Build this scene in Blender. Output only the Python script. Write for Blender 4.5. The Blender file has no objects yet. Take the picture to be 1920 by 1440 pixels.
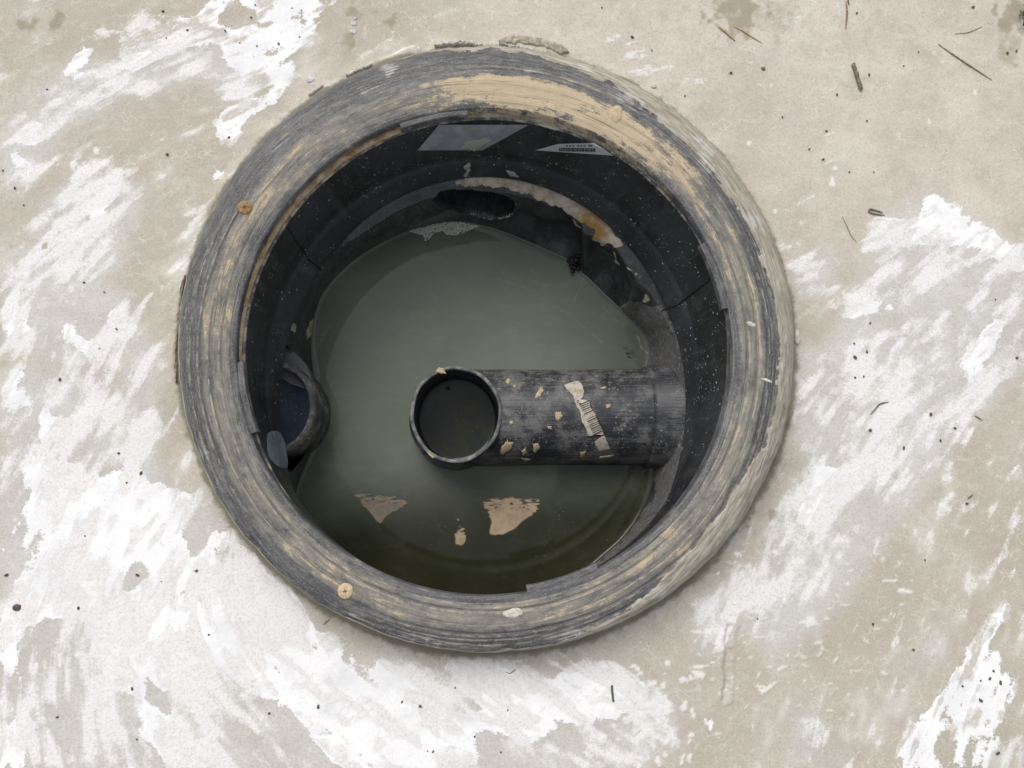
import bpy, bmesh, math, random
import numpy as np
from mathutils import Vector, Matrix

rng = np.random.default_rng(11)
random.seed(11)
scene = bpy.context.scene
COL = scene.collection

# ------------------------------------------------------------------ camera
F = 1443.0                       # focal length in photo pixels (photo is 1920 wide)
NADIR = (895.0, 925.0)           # where straight down falls in the photo
H = 0.98                         # camera height above the concrete
n_cam = Vector(((NADIR[0] - 960) / F, (720 - NADIR[1]) / F, -1)).normalized()
ROT = n_cam.rotation_difference(Vector((0, 0, -1))).to_matrix()
RN = np.array(ROT)
CPOS = np.array([0, 0, H])
cam_data = bpy.data.cameras.new("camera")
cam = bpy.data.objects.new("camera", cam_data)
COL.objects.link(cam)
cam.matrix_world = Matrix.Translation((0, 0, H)) @ ROT.to_4x4()
cam_data.sensor_width = 36
cam_data.lens = F / 1920 * 36
cam_data.clip_start = 0.02
cam_data.clip_end = 500
scene.camera = cam

# ------------------------------------------------------------------ world, sun, exposure
SUN_EL, SUN_AZ = math.radians(50), math.radians(25)   # azimuth measured from +Y towards -X
world = bpy.data.worlds.new("World")
scene.world = world
world.use_nodes = True
wn = world.node_tree
bg = wn.nodes["Background"]
sky = wn.nodes.new("ShaderNodeTexSky")
sky.sky_type = 'NISHITA'
sky.sun_disc = False
sky.sun_elevation = SUN_EL
sky.sun_rotation = -SUN_AZ
sky.air_density = 1.0
sky.dust_density = 2.0
sky.ozone_density = 1.0
hs = wn.nodes.new("ShaderNodeHueSaturation")
hs.inputs["Saturation"].default_value = 0.22          # bright overcast: nearly white sky
wn.links.new(sky.outputs[0], hs.inputs["Color"])
wn.links.new(hs.outputs[0], bg.inputs["Color"])
bg.inputs["Strength"].default_value = 0.15
sun_data = bpy.data.lights.new("sun", 'SUN')
sun_data.energy = 1.3
sun_data.angle = math.radians(35)
sun_data.color = (1.0, 0.96, 0.9)
sun = bpy.data.objects.new("sun", sun_data)
COL.objects.link(sun)
sdir = Vector((-math.sin(SUN_AZ) * math.cos(SUN_EL), math.cos(SUN_AZ) * math.cos(SUN_EL), math.sin(SUN_EL)))
sun.rotation_euler = (-sdir).to_track_quat('-Z', 'Y').to_euler()
scene.view_settings.view_transform = 'Standard'
scene.view_settings.look = 'None'
scene.view_settings.gamma = 1
scene.view_settings.exposure = 0.34

# ------------------------------------------------------------------ helpers: photo <-> world
def rays(u, v):
    u = np.asarray(u, float); v = np.asarray(v, float)
    d = np.stack([(u - 960) / F, (720 - v) / F, -np.ones_like(u)], -1)
    return d @ RN.T

def P(u, v, z):
    """point of the horizontal plane z that the photo shows at pixel (u, v)"""
    d = rays(u, v)
    t = (np.asarray(z) - H) / d[..., 2]
    return CPOS + d * t[..., None]

def proj(V):
    d = (np.asarray(V) - CPOS) @ RN
    return 960 - d[..., 0] / d[..., 2] * F, 720 + d[..., 1] / d[..., 2] * F

def scale_at(u, v, z):
    return float(np.linalg.norm(P(u + 50, v, z) - P(u - 50, v, z)) / 100)

# ------------------------------------------------------------------ helpers: noise, polygons
_tabs = {}
def vnoise(x, y, seed=0):
    if seed not in _tabs:
        _tabs[seed] = np.random.default_rng(1000 + seed).random((256, 256))
    T = _tabs[seed]
    xi = np.floor(x).astype(int); yi = np.floor(y).astype(int)
    fx = x - xi; fy = y - yi
    fx = fx * fx * (3 - 2 * fx); fy = fy * fy * (3 - 2 * fy)
    a = T[yi & 255, xi & 255]; b = T[yi & 255, (xi + 1) & 255]
    c = T[(yi + 1) & 255, xi & 255]; d = T[(yi + 1) & 255, (xi + 1) & 255]
    return (a * (1 - fx) + b * fx) * (1 - fy) + (c * (1 - fx) + d * fx) * fy

def fbm(x, y, seed=0, octv=4, gain=0.5):
    s = 0; a = 1; t = 0
    for k in range(octv):
        s = s + a * vnoise(x * 2 ** k + 17.3 * k, y * 2 ** k + 5.1 * k, seed + k)
        t += a; a *= gain
    return s / t

def inpoly(x, y, poly):
    poly = np.asarray(poly, float)
    out = np.zeros(x.shape, bool)
    box = (x >= poly[:, 0].min()) & (x <= poly[:, 0].max()) & (y >= poly[:, 1].min()) & (y <= poly[:, 1].max())
    if not box.any():
        return out
    xs = x[box]; ys = y[box]
    r = np.zeros(xs.shape, bool)
    j = len(poly) - 1
    for i in range(len(poly)):
        xi, yi = poly[i]; xj, yj = poly[j]
        if yi != yj:
            c = ((yi > ys) != (yj > ys)) & (xs < (xj - xi) * (ys - yi) / (yj - yi) + xi)
            r ^= c
        j = i
    out[box] = r
    return out

def blur(a, n, wrap=False):
    for ax in (0, 1):
        pad = [(0, 0), (0, 0)]; pad[ax] = (n + 1, n)
        mode = 'wrap' if (wrap and ax == 1) else 'edge'
        c = np.cumsum(np.pad(a, pad, mode=mode), axis=ax)
        m = 2 * n + 1
        if ax == 0: a = (c[m:] - c[:-m]) / m
        else: a = (c[:, m:] - c[:, :-m]) / m
    return a

def smooth(x, a, b):
    t = np.clip((x - a) / (b - a), 0, 1)
    return t * t * (3 - 2 * t)

# ------------------------------------------------------------------ helpers: objects
def link(name, me, mat=None, parent=None):
    o = bpy.data.objects.new(name, me)
    COL.objects.link(o)
    if mat is not None and me is not None: me.materials.append(mat)
    if parent is not None: o.parent = parent
    return o

def tag(o, label=None, cat=None, group=None, kind=None):
    if label: o["label"] = label
    if cat: o["category"] = cat
    if group: o["group"] = group
    if kind: o["kind"] = kind
    return o

def thing(name, label, cat, loc=(0, 0, 0), group=None):
    o = bpy.data.objects.new(name, None)
    COL.objects.link(o)
    o.location = loc
    o.empty_display_size = 0.05
    return tag(o, label, cat, group)

def np_mesh(name, V, Q, attrs=None, smooth_shade=True):
    V = np.asarray(V, float); Q = np.asarray(Q, np.int32)
    me = bpy.data.meshes.new(name)
    k = Q.shape[1]
    me.vertices.add(len(V)); me.vertices.foreach_set("co", V.astype(np.float32).ravel())
    me.loops.add(len(Q) * k); me.loops.foreach_set("vertex_index", Q.ravel())
    me.polygons.add(len(Q))
    me.polygons.foreach_set("loop_start", np.arange(0, len(Q) * k, k, dtype=np.int32))
    me.polygons.foreach_set("loop_total", np.full(len(Q), k, np.int32))
    me.polygons.foreach_set("use_smooth", np.full(len(Q), smooth_shade))
    for a, val in (attrs or {}).items():
        at = me.attributes.new(a, 'FLOAT', 'POINT')
        at.data.foreach_set("value", np.asarray(val, np.float32).ravel())
    me.update(); me.validate()
    return me

def grid_faces(ny, nx, wrap=False, keep=None):
    i = np.arange(ny - 1)[:, None]; j = np.arange(nx if wrap else nx - 1)[None, :]
    j2 = (j + 1) % nx
    Q = np.stack(np.broadcast_arrays(i * nx + j, i * nx + j2, (i + 1) * nx + j2, (i + 1) * nx + j), -1)
    Q = Q.reshape(-1, 4) if keep is None else Q[keep]
    return Q

def compact(V, Q, attrs=None):
    used, inv = np.unique(Q.ravel(), return_inverse=True)
    return V[used], inv.reshape(Q.shape), {k: np.asarray(a).ravel()[used] for k, a in (attrs or {}).items()}

def grid_obj(name, G, mat, parent=None, wrap=False, attrs=None, keep=None, flip=False):
    ny, nx = G.shape[:2]
    Q = grid_faces(ny, nx, wrap, keep)
    if flip: Q = Q[:, ::-1]
    V, Q, at = compact(G.reshape(-1, 3), Q, attrs)
    return link(name, np_mesh(name, V, Q, at), mat, parent)

def tube_path(pts, rad, nseg=8, squash=1.0):
    """closed tube along a polyline, as (V, Q); squash flattens it in z"""
    pts = np.asarray(pts, float); n = len(pts)
    rad = np.broadcast_to(np.asarray(rad, float), (n,))
    T = np.gradient(pts, axis=0); T /= np.linalg.norm(T, axis=1)[:, None] + 1e-12
    up = np.array([0, 0, 1.0])
    S = np.cross(T, up); S /= np.linalg.norm(S, axis=1)[:, None] + 1e-12
    B = np.cross(S, T)
    a = np.linspace(0, 2 * math.pi, nseg, endpoint=False)
    G = pts[:, None] + (S[:, None] * np.cos(a)[None, :, None] + B[:, None] * np.sin(a)[None, :, None] * squash) * rad[:, None, None]
    return G

def bm_obj(name, bm, mat, parent=None, smooth_shade=True):
    me = bpy.data.meshes.new(name)
    bm.to_mesh(me); bm.free()
    if smooth_shade:
        for p in me.polygons: p.use_smooth = True
    return link(name, me, mat, parent)

# ------------------------------------------------------------------ helpers: materials
class Mat:
    def __init__(s, name):
        s.m = bpy.data.materials.new(name)
        s.m.use_nodes = True
        s.t = s.m.node_tree
        s.b = s.t.nodes["Principled BSDF"]
        s._c = None
    def node(s, typ, ins=None, **props):
        n = s.t.nodes.new(typ)
        for k, v in props.items(): setattr(n, k, v)
        for k, v in (ins or {}).items(): s.put(n.inputs[k], v)
        return n
    def put(s, sock, v):
        if isinstance(v, bpy.types.NodeSocket): s.t.links.new(v, sock)
        elif v is not None:
            if hasattr(sock.default_value, '__len__') and not hasattr(v, '__len__'): v = (v,) * len(sock.default_value)
            if hasattr(v, '__len__') and sock.type == 'RGBA' and len(v) == 3: v = (*v, 1)
            sock.default_value = v
    def obj(s):
        if s._c is None: s._c = s.node("ShaderNodeTexCoord").outputs["Object"]
        return s._c
    def math(s, op, a, b=0.0, c=0.0, clamp=False):
        n = s.node("ShaderNodeMath", operation=op, use_clamp=clamp)
        for i, v in enumerate((a, b, c)): s.put(n.inputs[i], v)
        return n.outputs[0]
    def add(s, a, b): return s.math('ADD', a, b)
    def sub(s, a, b): return s.math('SUBTRACT', a, b)
    def mul(s, a, b): return s.math('MULTIPLY', a, b)
    def step(s, x, lo, hi, o0=0.0, o1=1.0):
        n = s.node("ShaderNodeMapRange", interpolation_type='SMOOTHSTEP')
        for k, v in zip(("Value", "From Min", "From Max", "To Min", "To Max"), (x, lo, hi, o0, o1)): s.put(n.inputs[k], v)
        return n.outputs["Result"]
    def mix(s, f, a, b):
        n = s.node("ShaderNodeMix", data_type='RGBA')
        s.put(n.inputs["Factor"], f); s.put(n.inputs[6], a); s.put(n.inputs[7], b)
        return n.outputs[2]
    def noise(s, scale, detail=4, rough=0.55, vec=None, dist=0.0, w=None):
        n = s.node("ShaderNodeTexNoise", {"Scale": scale, "Detail": detail, "Roughness": rough, "Distortion": dist})
        v = vec if vec is not None else s.obj()
        if w is not None:
            v = s.node("ShaderNodeVectorMath", {0: v, 1: (w * 1.7, w * 3.1, w * 2.3)}, operation='ADD').outputs[0]
        s.put(n.inputs["Vector"], v)
        return n.outputs["Fac"]
    def vor(s, scale, feature='F1', vec=None, rand=1.0):
        n = s.node("ShaderNodeTexVoronoi", {"Scale": scale, "Randomness": rand}, feature=feature)
        s.put(n.inputs["Vector"], vec if vec is not None else s.obj())
        return n.outputs["Distance"]
    def warp(s, scale, amt, vec=None):
        n = s.node("ShaderNodeTexNoise", {"Scale": scale, "Detail": 3})
        v = vec if vec is not None else s.obj()
        s.put(n.inputs["Vector"], v)
        c = s.node("ShaderNodeVectorMath", {0: n.outputs["Color"], 1: (0.5, 0.5, 0.5)}, operation='SUBTRACT').outputs[0]
        c = s.node("ShaderNodeVectorMath", {0: c, "Scale": amt}, operation='SCALE').outputs[0]
        return s.node("ShaderNodeVectorMath", {0: v, 1: c}, operation='ADD').outputs[0]
    def scaled(s, sx, sy, sz, vec=None):
        return s.node("ShaderNodeVectorMath", {0: vec if vec is not None else s.obj(), 1: (sx, sy, sz)}, operation='MULTIPLY').outputs[0]
    def polar(s, A, B, c=(0, 0)):
        """(cos, sin, radius) coordinates about c: stretches noise along circles without a seam"""
        v = s.node("ShaderNodeVectorMath", {0: s.obj(), 1: (-c[0], -c[1], 0)}, operation='ADD').outputs[0]
        v = s.node("ShaderNodeVectorMath", {0: v, 1: (1, 1, 0)}, operation='MULTIPLY').outputs[0]
        ln = s.node("ShaderNodeVectorMath", {0: v}, operation='LENGTH').outputs["Value"]
        nv = s.node("ShaderNodeVectorMath", {0: v}, operation='NORMALIZE').outputs[0]
        nv = s.node("ShaderNodeVectorMath", {0: nv, "Scale": A}, operation='SCALE').outputs[0]
        x = s.node("ShaderNodeCombineXYZ", {2: s.mul(ln, B)}).outputs[0]
        return s.node("ShaderNodeVectorMath", {0: nv, 1: x}, operation='ADD').outputs[0]
    def attr(s, name):
        return s.node("ShaderNodeAttribute", attribute_name=name).outputs["Fac"]
    def bump(s, h, strength=0.5, dist=0.002):
        n = s.node("ShaderNodeBump", {"Strength": strength, "Distance": dist, "Height": h})
        s.put(s.b.inputs["Normal"], n.outputs[0])
    def out(s, col=None, rough=None, spec=None, **kw):
        if col is not None: s.put(s.b.inputs["Base Color"], col)
        if rough is not None: s.put(s.b.inputs["Roughness"], rough)
        if spec is not None: s.put(s.b.inputs["Specular IOR Level"], spec)
        for k, v in kw.items(): s.put(s.b.inputs[k.replace('_', ' ')], v)
        return s.m

# key levels (metres; concrete is z = 0, the collar's top is z = 0.05)
Z_TOP, Z_RIM, Z_BAND, Z_EDGE, Z_WATER = 0.05, 0.034, -0.055, -0.10, -0.212
def circ(left, right, top, bottom, z):
    """level circle whose outline the photo shows between these pixel limits"""
    cu, cv = (left + right) / 2, (top + bottom) / 2
    a, b, c, d = P(left, cv, z), P(right, cv, z), P(cu, top, z), P(cu, bottom, z)
    return np.array([(a[0] + b[0]) / 2, (c[1] + d[1]) / 2, z]), float((b[0] - a[0] + c[1] - d[1]) / 4)
RC, R_IN = circ(446, 1371, 203, 1119, 0.047)        # collar centre and opening
BC, R_OUT = circ(333, 1490, 90, 1232, 0.0)          # centre of the collar's foot on the concrete
K = R_IN / 461                            # metres per photo pixel at the collar's top
#@GROUND
# ------------------------------------------------------------------ the concrete ground
THICK = [
 [(365,35),(400,0),(420,-20),(614,-20),(608,22),(598,60),(590,80),(570,92),(550,112),(555,135),(545,150),(530,180),(520,200),(497,208),(480,215),(465,230),(455,248),(440,275),(425,305),(424,318),(405,350),(392,340),(400,325),(430,295),(437,278),(418,270),(412,245),(410,225),(415,200),(440,187),(462,192),(478,178),(470,155),(450,140),(430,128),(410,110),(415,95),(400,85),(345,90),(330,85),(305,95),(308,110),(280,122),(260,130),(235,140),(225,110),(222,95),(250,75),(280,55),(310,55),(330,40)],
 [(150,85),(165,88),(190,105),(172,115),(158,135),(150,150),(120,145),(110,140),(140,100)],
 [(35,245),(60,228),(90,222),(82,240),(78,262),(65,275),(35,270),(28,255)],
 [(20,290),(50,290),(60,310),(40,325),(20,310)],
 [(165,405),(170,378),(195,364),(235,368),(238,378),(210,376),(195,388),(192,420),(180,455),(150,460),(165,430)],
 [(0,572),(20,575),(45,570),(55,600),(70,625),(55,630),(30,630),(0,640)],
 [(100,615),(120,605),(150,620),(180,632),(185,655),(178,675),(150,650)],
 [(185,570),(205,572),(243,585),(250,600),(246,640),(225,640),(230,610),(205,600)],
 [(5,740),(30,700),(55,672),(58,700),(50,715),(65,745),(50,765),(20,775),(5,765)],
 [(60,775),(75,755),(90,770),(95,790),(160,775),(180,790),(170,825),(140,832),(115,810),(90,830),(70,820)],
 [(305,720),(320,708),(322,725),(312,735),(305,750),(300,745)],
 [(30,960),(60,920),(40,895),(60,850),(80,840),(100,862),(140,870),(170,905),(215,880),(242,878),(238,860),(250,840),(268,800),(255,785),(288,760),(286,775),(300,793),(288,830),(268,850),(244,882),(248,900),(272,872),(292,888),(310,905),(302,917),(350,921),(376,918),(380,930),(366,945),(345,960),(352,975),(345,985),(352,1022),(365,1045),(384,1042),(390,1000),(402,986),(420,985),(440,1005),(447,1022),(470,1045),(505,1065),(525,1085),(560,1120),(590,1165),(612,1195),(640,1215),(665,1232),(690,1248),(712,1240),(760,1258),(790,1250),(818,1252),(840,1235),(890,1230),(930,1240),(950,1247),(975,1252),(1000,1268),(1040,1268),(1062,1258),(1090,1242),(1110,1235),(1118,1243),(1134,1230),(1148,1235),(1150,1260),(1180,1262),(1212,1272),(1222,1305),(1180,1310),(1170,1345),(1140,1355),(1105,1352),(1050,1375),(1000,1395),(930,1390),(900,1375),(900,1440),(700,1460),(620,1440),(590,1400),(540,1340),(470,1290),(420,1262),(360,1250),(340,1275),(300,1298),(265,1300),(330,1345),(380,1400),(410,1470),(330,1470),(300,1420),(270,1390),(255,1330),(240,1290),(215,1290),(205,1320),(195,1220),(170,1195),(145,1150),(110,1150),(80,1180),(60,1160),(40,1190),(20,1200),(55,1290),(68,1330),(55,1300),(30,1270),(0,1250),(0,1010)],
 [(-20,1360),(40,1345),(80,1350),(75,1375),(45,1390),(50,1440),(-20,1470)],
 [(188,1208),(205,1200),(218,1225),(228,1250),(225,1280),(215,1270),(205,1250)],
 [(160,1440),(165,1410),(180,1405),(178,1440)],
 [(245,1430),(262,1432),(268,1450),(250,1452)],
 [(1720,415),(1738,358),(1765,370),(1830,410),(1925,468),(1925,520),(1890,500),(1830,470),(1760,455),(1700,462),(1660,455),(1640,470),(1625,482),(1640,455),(1632,430),(1640,412),(1665,405)],
 [(1580,575),(1600,556),(1640,560),(1680,570),(1686,590),(1640,592),(1600,600),(1582,608)],
 [(1800,690),(1830,640),(1845,605),(1870,598),(1890,615),(1875,650),(1850,680),(1830,720),(1800,720)],
 [(1530,856),(1540,868),(1600,880),(1618,888),(1590,925),(1550,985),(1500,990),(1495,920),(1515,880)],
 [(1905,1042),(1925,1035),(1918,1065),(1900,1100),(1885,1160),(1868,1195),(1864,1215),(1885,1238),(1888,1262),(1902,1243),(1905,1300),(1892,1320),(1885,1370),(1872,1450),(1688,1450),(1685,1410),(1710,1370),(1740,1320),(1778,1290),(1790,1250),(1830,1195),(1858,1150),(1882,1118),(1895,1080)],
 [(1295,1320),(1312,1318),(1320,1335),(1350,1355),(1355,1370),(1375,1375),(1345,1385),(1320,1370),(1300,1340)],
 [(1265,1345),(1285,1345),(1290,1360),(1275,1362)],
 [(1560,1220),(1575,1195),(1585,1180),(1580,1200),(1565,1230),(1545,1260),(1550,1240)],
 [(1190,1360),(1215,1365),(1230,1380),(1210,1390),(1170,1385)],
 [(1890,880),(1900,860),(1912,880),(1898,900),(1880,930),(1876,922)],
 [(1920,720),(1900,740),(1880,760),(1860,770),(1890,740),(1905,715),(1925,700)],
]
HOLES = [
 [(420,20),(440,8),(470,12),(490,35),(507,42),(500,50),(460,55),(425,52),(415,40)],
 [(478,160),(490,150),(506,158),(510,175),(502,198),(490,200),(482,182)],
 [(296,60),(320,55),(330,62),(318,72),(300,68)],
 [(556,28),(568,30),(570,42),(558,46)],
 [(225,1095),(240,1058),(260,1052),(262,1065),(240,1100),(228,1125)],
 [(268,1070),(285,1062),(288,1078),(275,1130),(262,1140),(266,1100)],
 [(20,1010),(42,985),(45,1010),(30,1050),(25,1120),(12,1150),(15,1080)],
 [(335,1105),(360,1108),(395,1080),(405,1130),(400,1145),(370,1125),(345,1120)],
 [(404,1030),(432,1026),(445,1042),(425,1072),(412,1052)],
 [(505,1140),(515,1135),(522,1148),(514,1160),(506,1152)],
 [(565,1185),(585,1195),(622,1235),(605,1240),(578,1218)],
 [(350,995),(362,985),(368,1010),(362,1035),(352,1030)],
 [(815,1255),(845,1258),(868,1262),(862,1276),(838,1288),(826,1315),(808,1320),(812,1290)],
 [(862,1300),(885,1308),(905,1345),(882,1352),(858,1335),(840,1345),(850,1325)],
 [(805,1340),(830,1345),(825,1362),(805,1362)],
 [(765,1330),(782,1318),(780,1350),(768,1352)],
 [(1065,1282),(1085,1285),(1088,1302),(1075,1300)],
 [(1775,1335),(1786,1330),(1785,1360),(1795,1385),(1785,1420),(1760,1430),(1750,1410),(1770,1370)],
 [(1880,1340),(1900,1310),(1898,1350),(1885,1400),(1875,1400)],
 [(940,1380),(960,1375),(965,1390),(945,1395)],
]
THIN = [
 [(60,170),(150,110),(240,110),(330,70),(420,90),(470,150),(480,200),(430,200),(380,150),(300,170),(230,180),(180,220),(120,230)],
 [(0,230),(80,190),(130,210),(110,270),(60,330),(0,380)],
 [(70,380),(150,330),(260,350),(270,400),(240,470),(200,520),(120,520),(60,470)],
 [(0,480),(80,470),(180,520),(250,560),(265,640),(200,690),(120,680),(0,660)],
 [(232,675),(260,645),(285,645),(315,680),(315,710),(300,725),(290,755),(250,765),(215,740)],
 [(0,700),(120,690),(230,760),(300,760),(300,850),(230,920),(150,900),(60,860),(0,880)],
 [(-10,880),(60,850),(160,850),(260,800),(330,920),(380,930),(420,985),(520,1080),(640,1215),(800,1245),(900,1232),(1010,1268),(1140,1232),(1225,1290),(1250,1380),(1200,1450),(800,1460),(0,1460)],
 [(1200,1290),(1260,1280),(1270,1400),(1180,1450),(1120,1400)],
 [(1625,485),(1610,530),(1575,580),(1570,610),(1545,665),(1505,640),(1490,720),(1480,800),(1510,860),(1520,880),(1490,900),(1460,960),(1430,1010),(1500,1010),(1600,1010),(1690,970),(1750,900),(1790,830),(1830,780),(1925,690),(1925,470),(1830,410),(1740,358),(1640,412)],
 [(1490,960),(1620,960),(1660,1010),(1600,1100),(1540,1180),(1450,1230),(1400,1150),(1420,1050)],
 [(1300,1130),(1400,1080),(1420,1150),(1350,1230),(1290,1220)],
 [(1500,500),(1560,470),(1570,540),(1500,560),(1485,540)],
 [(1740,1210),(1780,1170),(1770,1220),(1720,1260)],
 [(1690,1440),(1730,1380),(1760,1450)],
 [(1475,1440),(1500,1340),(1540,1320),(1545,1440)],
 [(1560,1440),(1570,1400),(1600,1410),(1580,1440)],
]
STAIN = [(1380,12,70,1.0),(1450,40,60,.5),(1910,30,55,1.0),(1895,95,40,.6),(660,20,18,.8),(655,75,24,.8),(672,26,14,.8),(700,25,12,.5),(735,40,16,.8),
         (105,38,20,.9),(48,48,22,.8),(60,40,14,.8),(85,462,14,.9),(1450,965,16,.7),(1545,395,1,.1),(1700,60,30,.4),(1640,10,30,.35),(405,0,8,.5),(1550,1010,20,.15),(275,60,12,.6),(1825,1400,22,.4),(470,62,25,.0)]

def geo_axis(lo, hi, d, far):
    c = np.arange(lo, hi + d / 2, d)
    g = []; s = d; x = hi
    while x < far:
        s *= 1.22; x += s; g.append(x)
    g2 = []; s = d; x = lo
    while x > -far:
        s *= 1.22; x -= s; g2.append(x)
    return np.array(g2[::-1] + list(c) + g)

def ground_height(x, y):
    dx, dy = x - BC[0], y - BC[1]
    r = np.hypot(dx, dy)
    th = np.arctan2(dy, dx)
    n = fbm(x * 40, y * 40, 3, 4)
    lip = 0.010 * np.exp(-np.clip(r - R_OUT, 0, 9) / 0.018) * smooth(fbm(np.cos(th) * 3 + 9, np.sin(th) * 3 + 9, 5, 3), 0.35, 0.7)
    return lip * (0.4 + n) + 0.004 * (fbm(x * 3, y * 3, 7, 3) - 0.5) + 0.0012 * (n - .5)

def ground_at(u, v):
    p = P(u, v, 0.0)
    for _ in range(3):
        z = float(ground_height(np.array(p[0]), np.array(p[1])))
        p = P(u, v, z)
    return p

def build_ground():
    D = 0.0021
    xs = geo_axis(-0.80, 0.86, D, 60); ys = geo_axis(-0.46, 0.84, D, 60)
    X, Y = np.meshgrid(xs, ys)
    Zg = ground_height(X, Y)
    near = smooth(np.maximum(np.abs(X - 0.03) - 1.2, np.abs(Y - .19) - 1.2), 0, 1)
    Zg = Zg * (1 - near) + near * (fbm(X * .6, Y * .6, 31, 3) - .5) * 0.05
    V = np.stack([X, Y, Zg], -1)
    u, v = proj(np.stack([X, Y, np.zeros_like(X)], -1))
    ins = (u > -60) & (u < 1980) & (v > -60) & (v < 1500)
    # edges of the washed-on white are ragged: wobble the outline
    w1 = 16; uu = u + (fbm(u / 40, v / 40, 11, 4, .6) - .5) * w1 * 1.6; vv = v + (fbm(u / 40, v / 40, 21, 4, .6) - .5) * w1 * 1.6
    uu += (fbm(u / 9, v / 9, 41, 2) - .5) * 7; vv += (fbm(u / 9, v / 9, 51, 2) - .5) * 7
    thick = np.zeros_like(u)
    for p in THICK: thick[inpoly(uu, vv, p)] = 1
    for p in HOLES: thick[inpoly(uu, vv, p)] = 0
    thin = np.zeros_like(u)
    for p in THIN: thin[inpoly(uu, vv, p)] = 1
    # the slab goes on outside the photograph with the same kind of patches
    far = fbm(X * 2.1 + 3, Y * 2.1, 61, 5, .55)
    out = ~ins
    thick[out] = (far[out] > .57); thin[out] = (far[out] > .5)
    # brush direction field
    CP = [(200,200,30),(350,180,28),(100,400,45),(60,700,70),(150,900,62),(100,1050,72),(220,1100,66),(150,1350,-80),(300,1350,-65),(450,1300,-50),(600,1350,-40),(850,1350,-35),(1150,1350,-30),(1450,1150,62),(1700,900,52),(1850,1100,62),(1800,1300,62),(1750,600,40),(1300,200,10),(1600,300,20),(1500,1350,78)]
    c2 = np.zeros_like(u); s2 = np.zeros_like(u)
    for (a, b, deg) in CP:
        w = 1 / ((u - a) ** 2 + (v - b) ** 2 + 60 ** 2) ** 1.5
        c2 += w * math.cos(2 * math.radians(deg)); s2 += w * math.sin(2 * math.radians(deg))
    ang = 0.5 * np.arctan2(s2, c2)
    ny, nx = X.shape
    def lic(src, L):
        acc = src.copy(); cnt = 1
        jj0, ii0 = np.meshgrid(np.arange(nx, dtype=float), np.arange(ny, dtype=float))
        for sg in (1, -1):
            pi = ii0.copy(); pj = jj0.copy()
            for k in range(L):
                a = ang[np.clip(pi, 0, ny - 1).astype(int), np.clip(pj, 0, nx - 1).astype(int)]
                pi += sg * np.sin(a); pj += sg * np.cos(a)
                acc += src[np.clip(pi, 0, ny - 1).astype(int), np.clip(pj, 0, nx - 1).astype(int)]
                cnt += 1
        acc /= cnt
        return (acc - acc.mean()) / (acc.std() + 1e-9)
    r1 = lic(rng.random((ny, nx)), 9)
    r2 = lic(blur(rng.random((ny, nx)), 3), 22)
    r3 = lic(blur(rng.random((ny, nx)), 2), 7)
    r4 = lic(blur(blur(rng.random((ny, nx)), 7), 5), 16)
    flake = np.clip(.5 + .13 * r3 + .13 * r4 + .25 * (fbm(X * 26, Y * 26, 67, 5, .65) - .5), 0, 1)
    pale = smooth(u, 780, 1020) * (1 - smooth(v, 330, 560)) * ins
    streak = np.clip(0.5 + 0.10 * r1 * (.4 + 1.4 * fbm(X * 9, Y * 9, 66, 3)) + 0.11 * r2, 0, 1)
    # past the finely meshed part the shader's own mottling carries on alone
    away = smooth(np.maximum(np.maximum(-.80 - X, X - .86), np.maximum(-.46 - Y, Y - .84)), -.01, .03)
    streak = streak * (1 - away) + .5 * away; flake = flake * (1 - away) + .5 * away
    thick = thick * (1 - away); thin = thin * (1 - away) + .55 * away
    th_s = blur(blur(thick, 4), 3)
    tn_s = blur(blur(thin, 4), 4)
    st = np.zeros_like(u)
    for (a, b, rr, k) in STAIN:
        d = np.hypot(u - a + (fbm(u / 14, v / 14, 71, 4) - .5) * rr * 1.6, v - b + (fbm(u / 14, v / 14, 81, 4) - .5) * rr * 1.6)
        st = np.maximum(st, k * (1 - smooth(d, rr * .3, rr * 1.1)))
    # short white dashes thrown across the lower right, specks elsewhere
    fl = np.zeros_like(u)
    sel = (u > -60) & (u < 1980) & (v > -60) & (v < 1500)
    iu = np.where(sel)
    def dash(cu, cv, lu, lv, a, k=1.0):
        p = P(cu, cv, 0.0)
        j0, j1 = np.searchsorted(xs, [p[0] - .03, p[0] + .03]); i0, i1 = np.searchsorted(ys, [p[1] - .03, p[1] + .03])
        U = u[i0:i1, j0:j1] - cu; W = v[i0:i1, j0:j1] - cv
        nz = (vnoise(u[i0:i1, j0:j1] / 4, v[i0:i1, j0:j1] / 4, 91) - .5)
        ca, sa = math.cos(a), math.sin(a)
        d = np.hypot((U * ca + W * sa) / lu, (-U * sa + W * ca) / lv) + nz * .9
        fl[i0:i1, j0:j1] = np.maximum(fl[i0:i1, j0:j1], k * (1 - smooth(d, .7, 1.2)))
    rr = np.random.default_rng(5)
    for _ in range(120):
        cu, cv = rr.normal(1470, 130), rr.normal(1200, 110)
        if cv < 1020 or cu < 1250: continue
        L = rr.uniform(2, 9); dash(cu, cv, L, rr.uniform(1.2, 2.6), rr.normal(-.1, .35), rr.uniform(.5, 1))
    for _ in range(90):
        cu, cv = rr.uniform(0, 1920), rr.uniform(0, 1440)
        L = rr.uniform(1.5, 5); dash(cu, cv, L, L * rr.uniform(.5, 1), rr.uniform(0, 3), rr.uniform(.4, 1))
    for _ in range(60):
        cu, cv = rr.uniform(1100, 1300), rr.uniform(1240, 1440)
        dash(cu, cv, rr.uniform(3, 12), rr.uniform(2, 6), rr.uniform(0, 3), 1)
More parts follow.
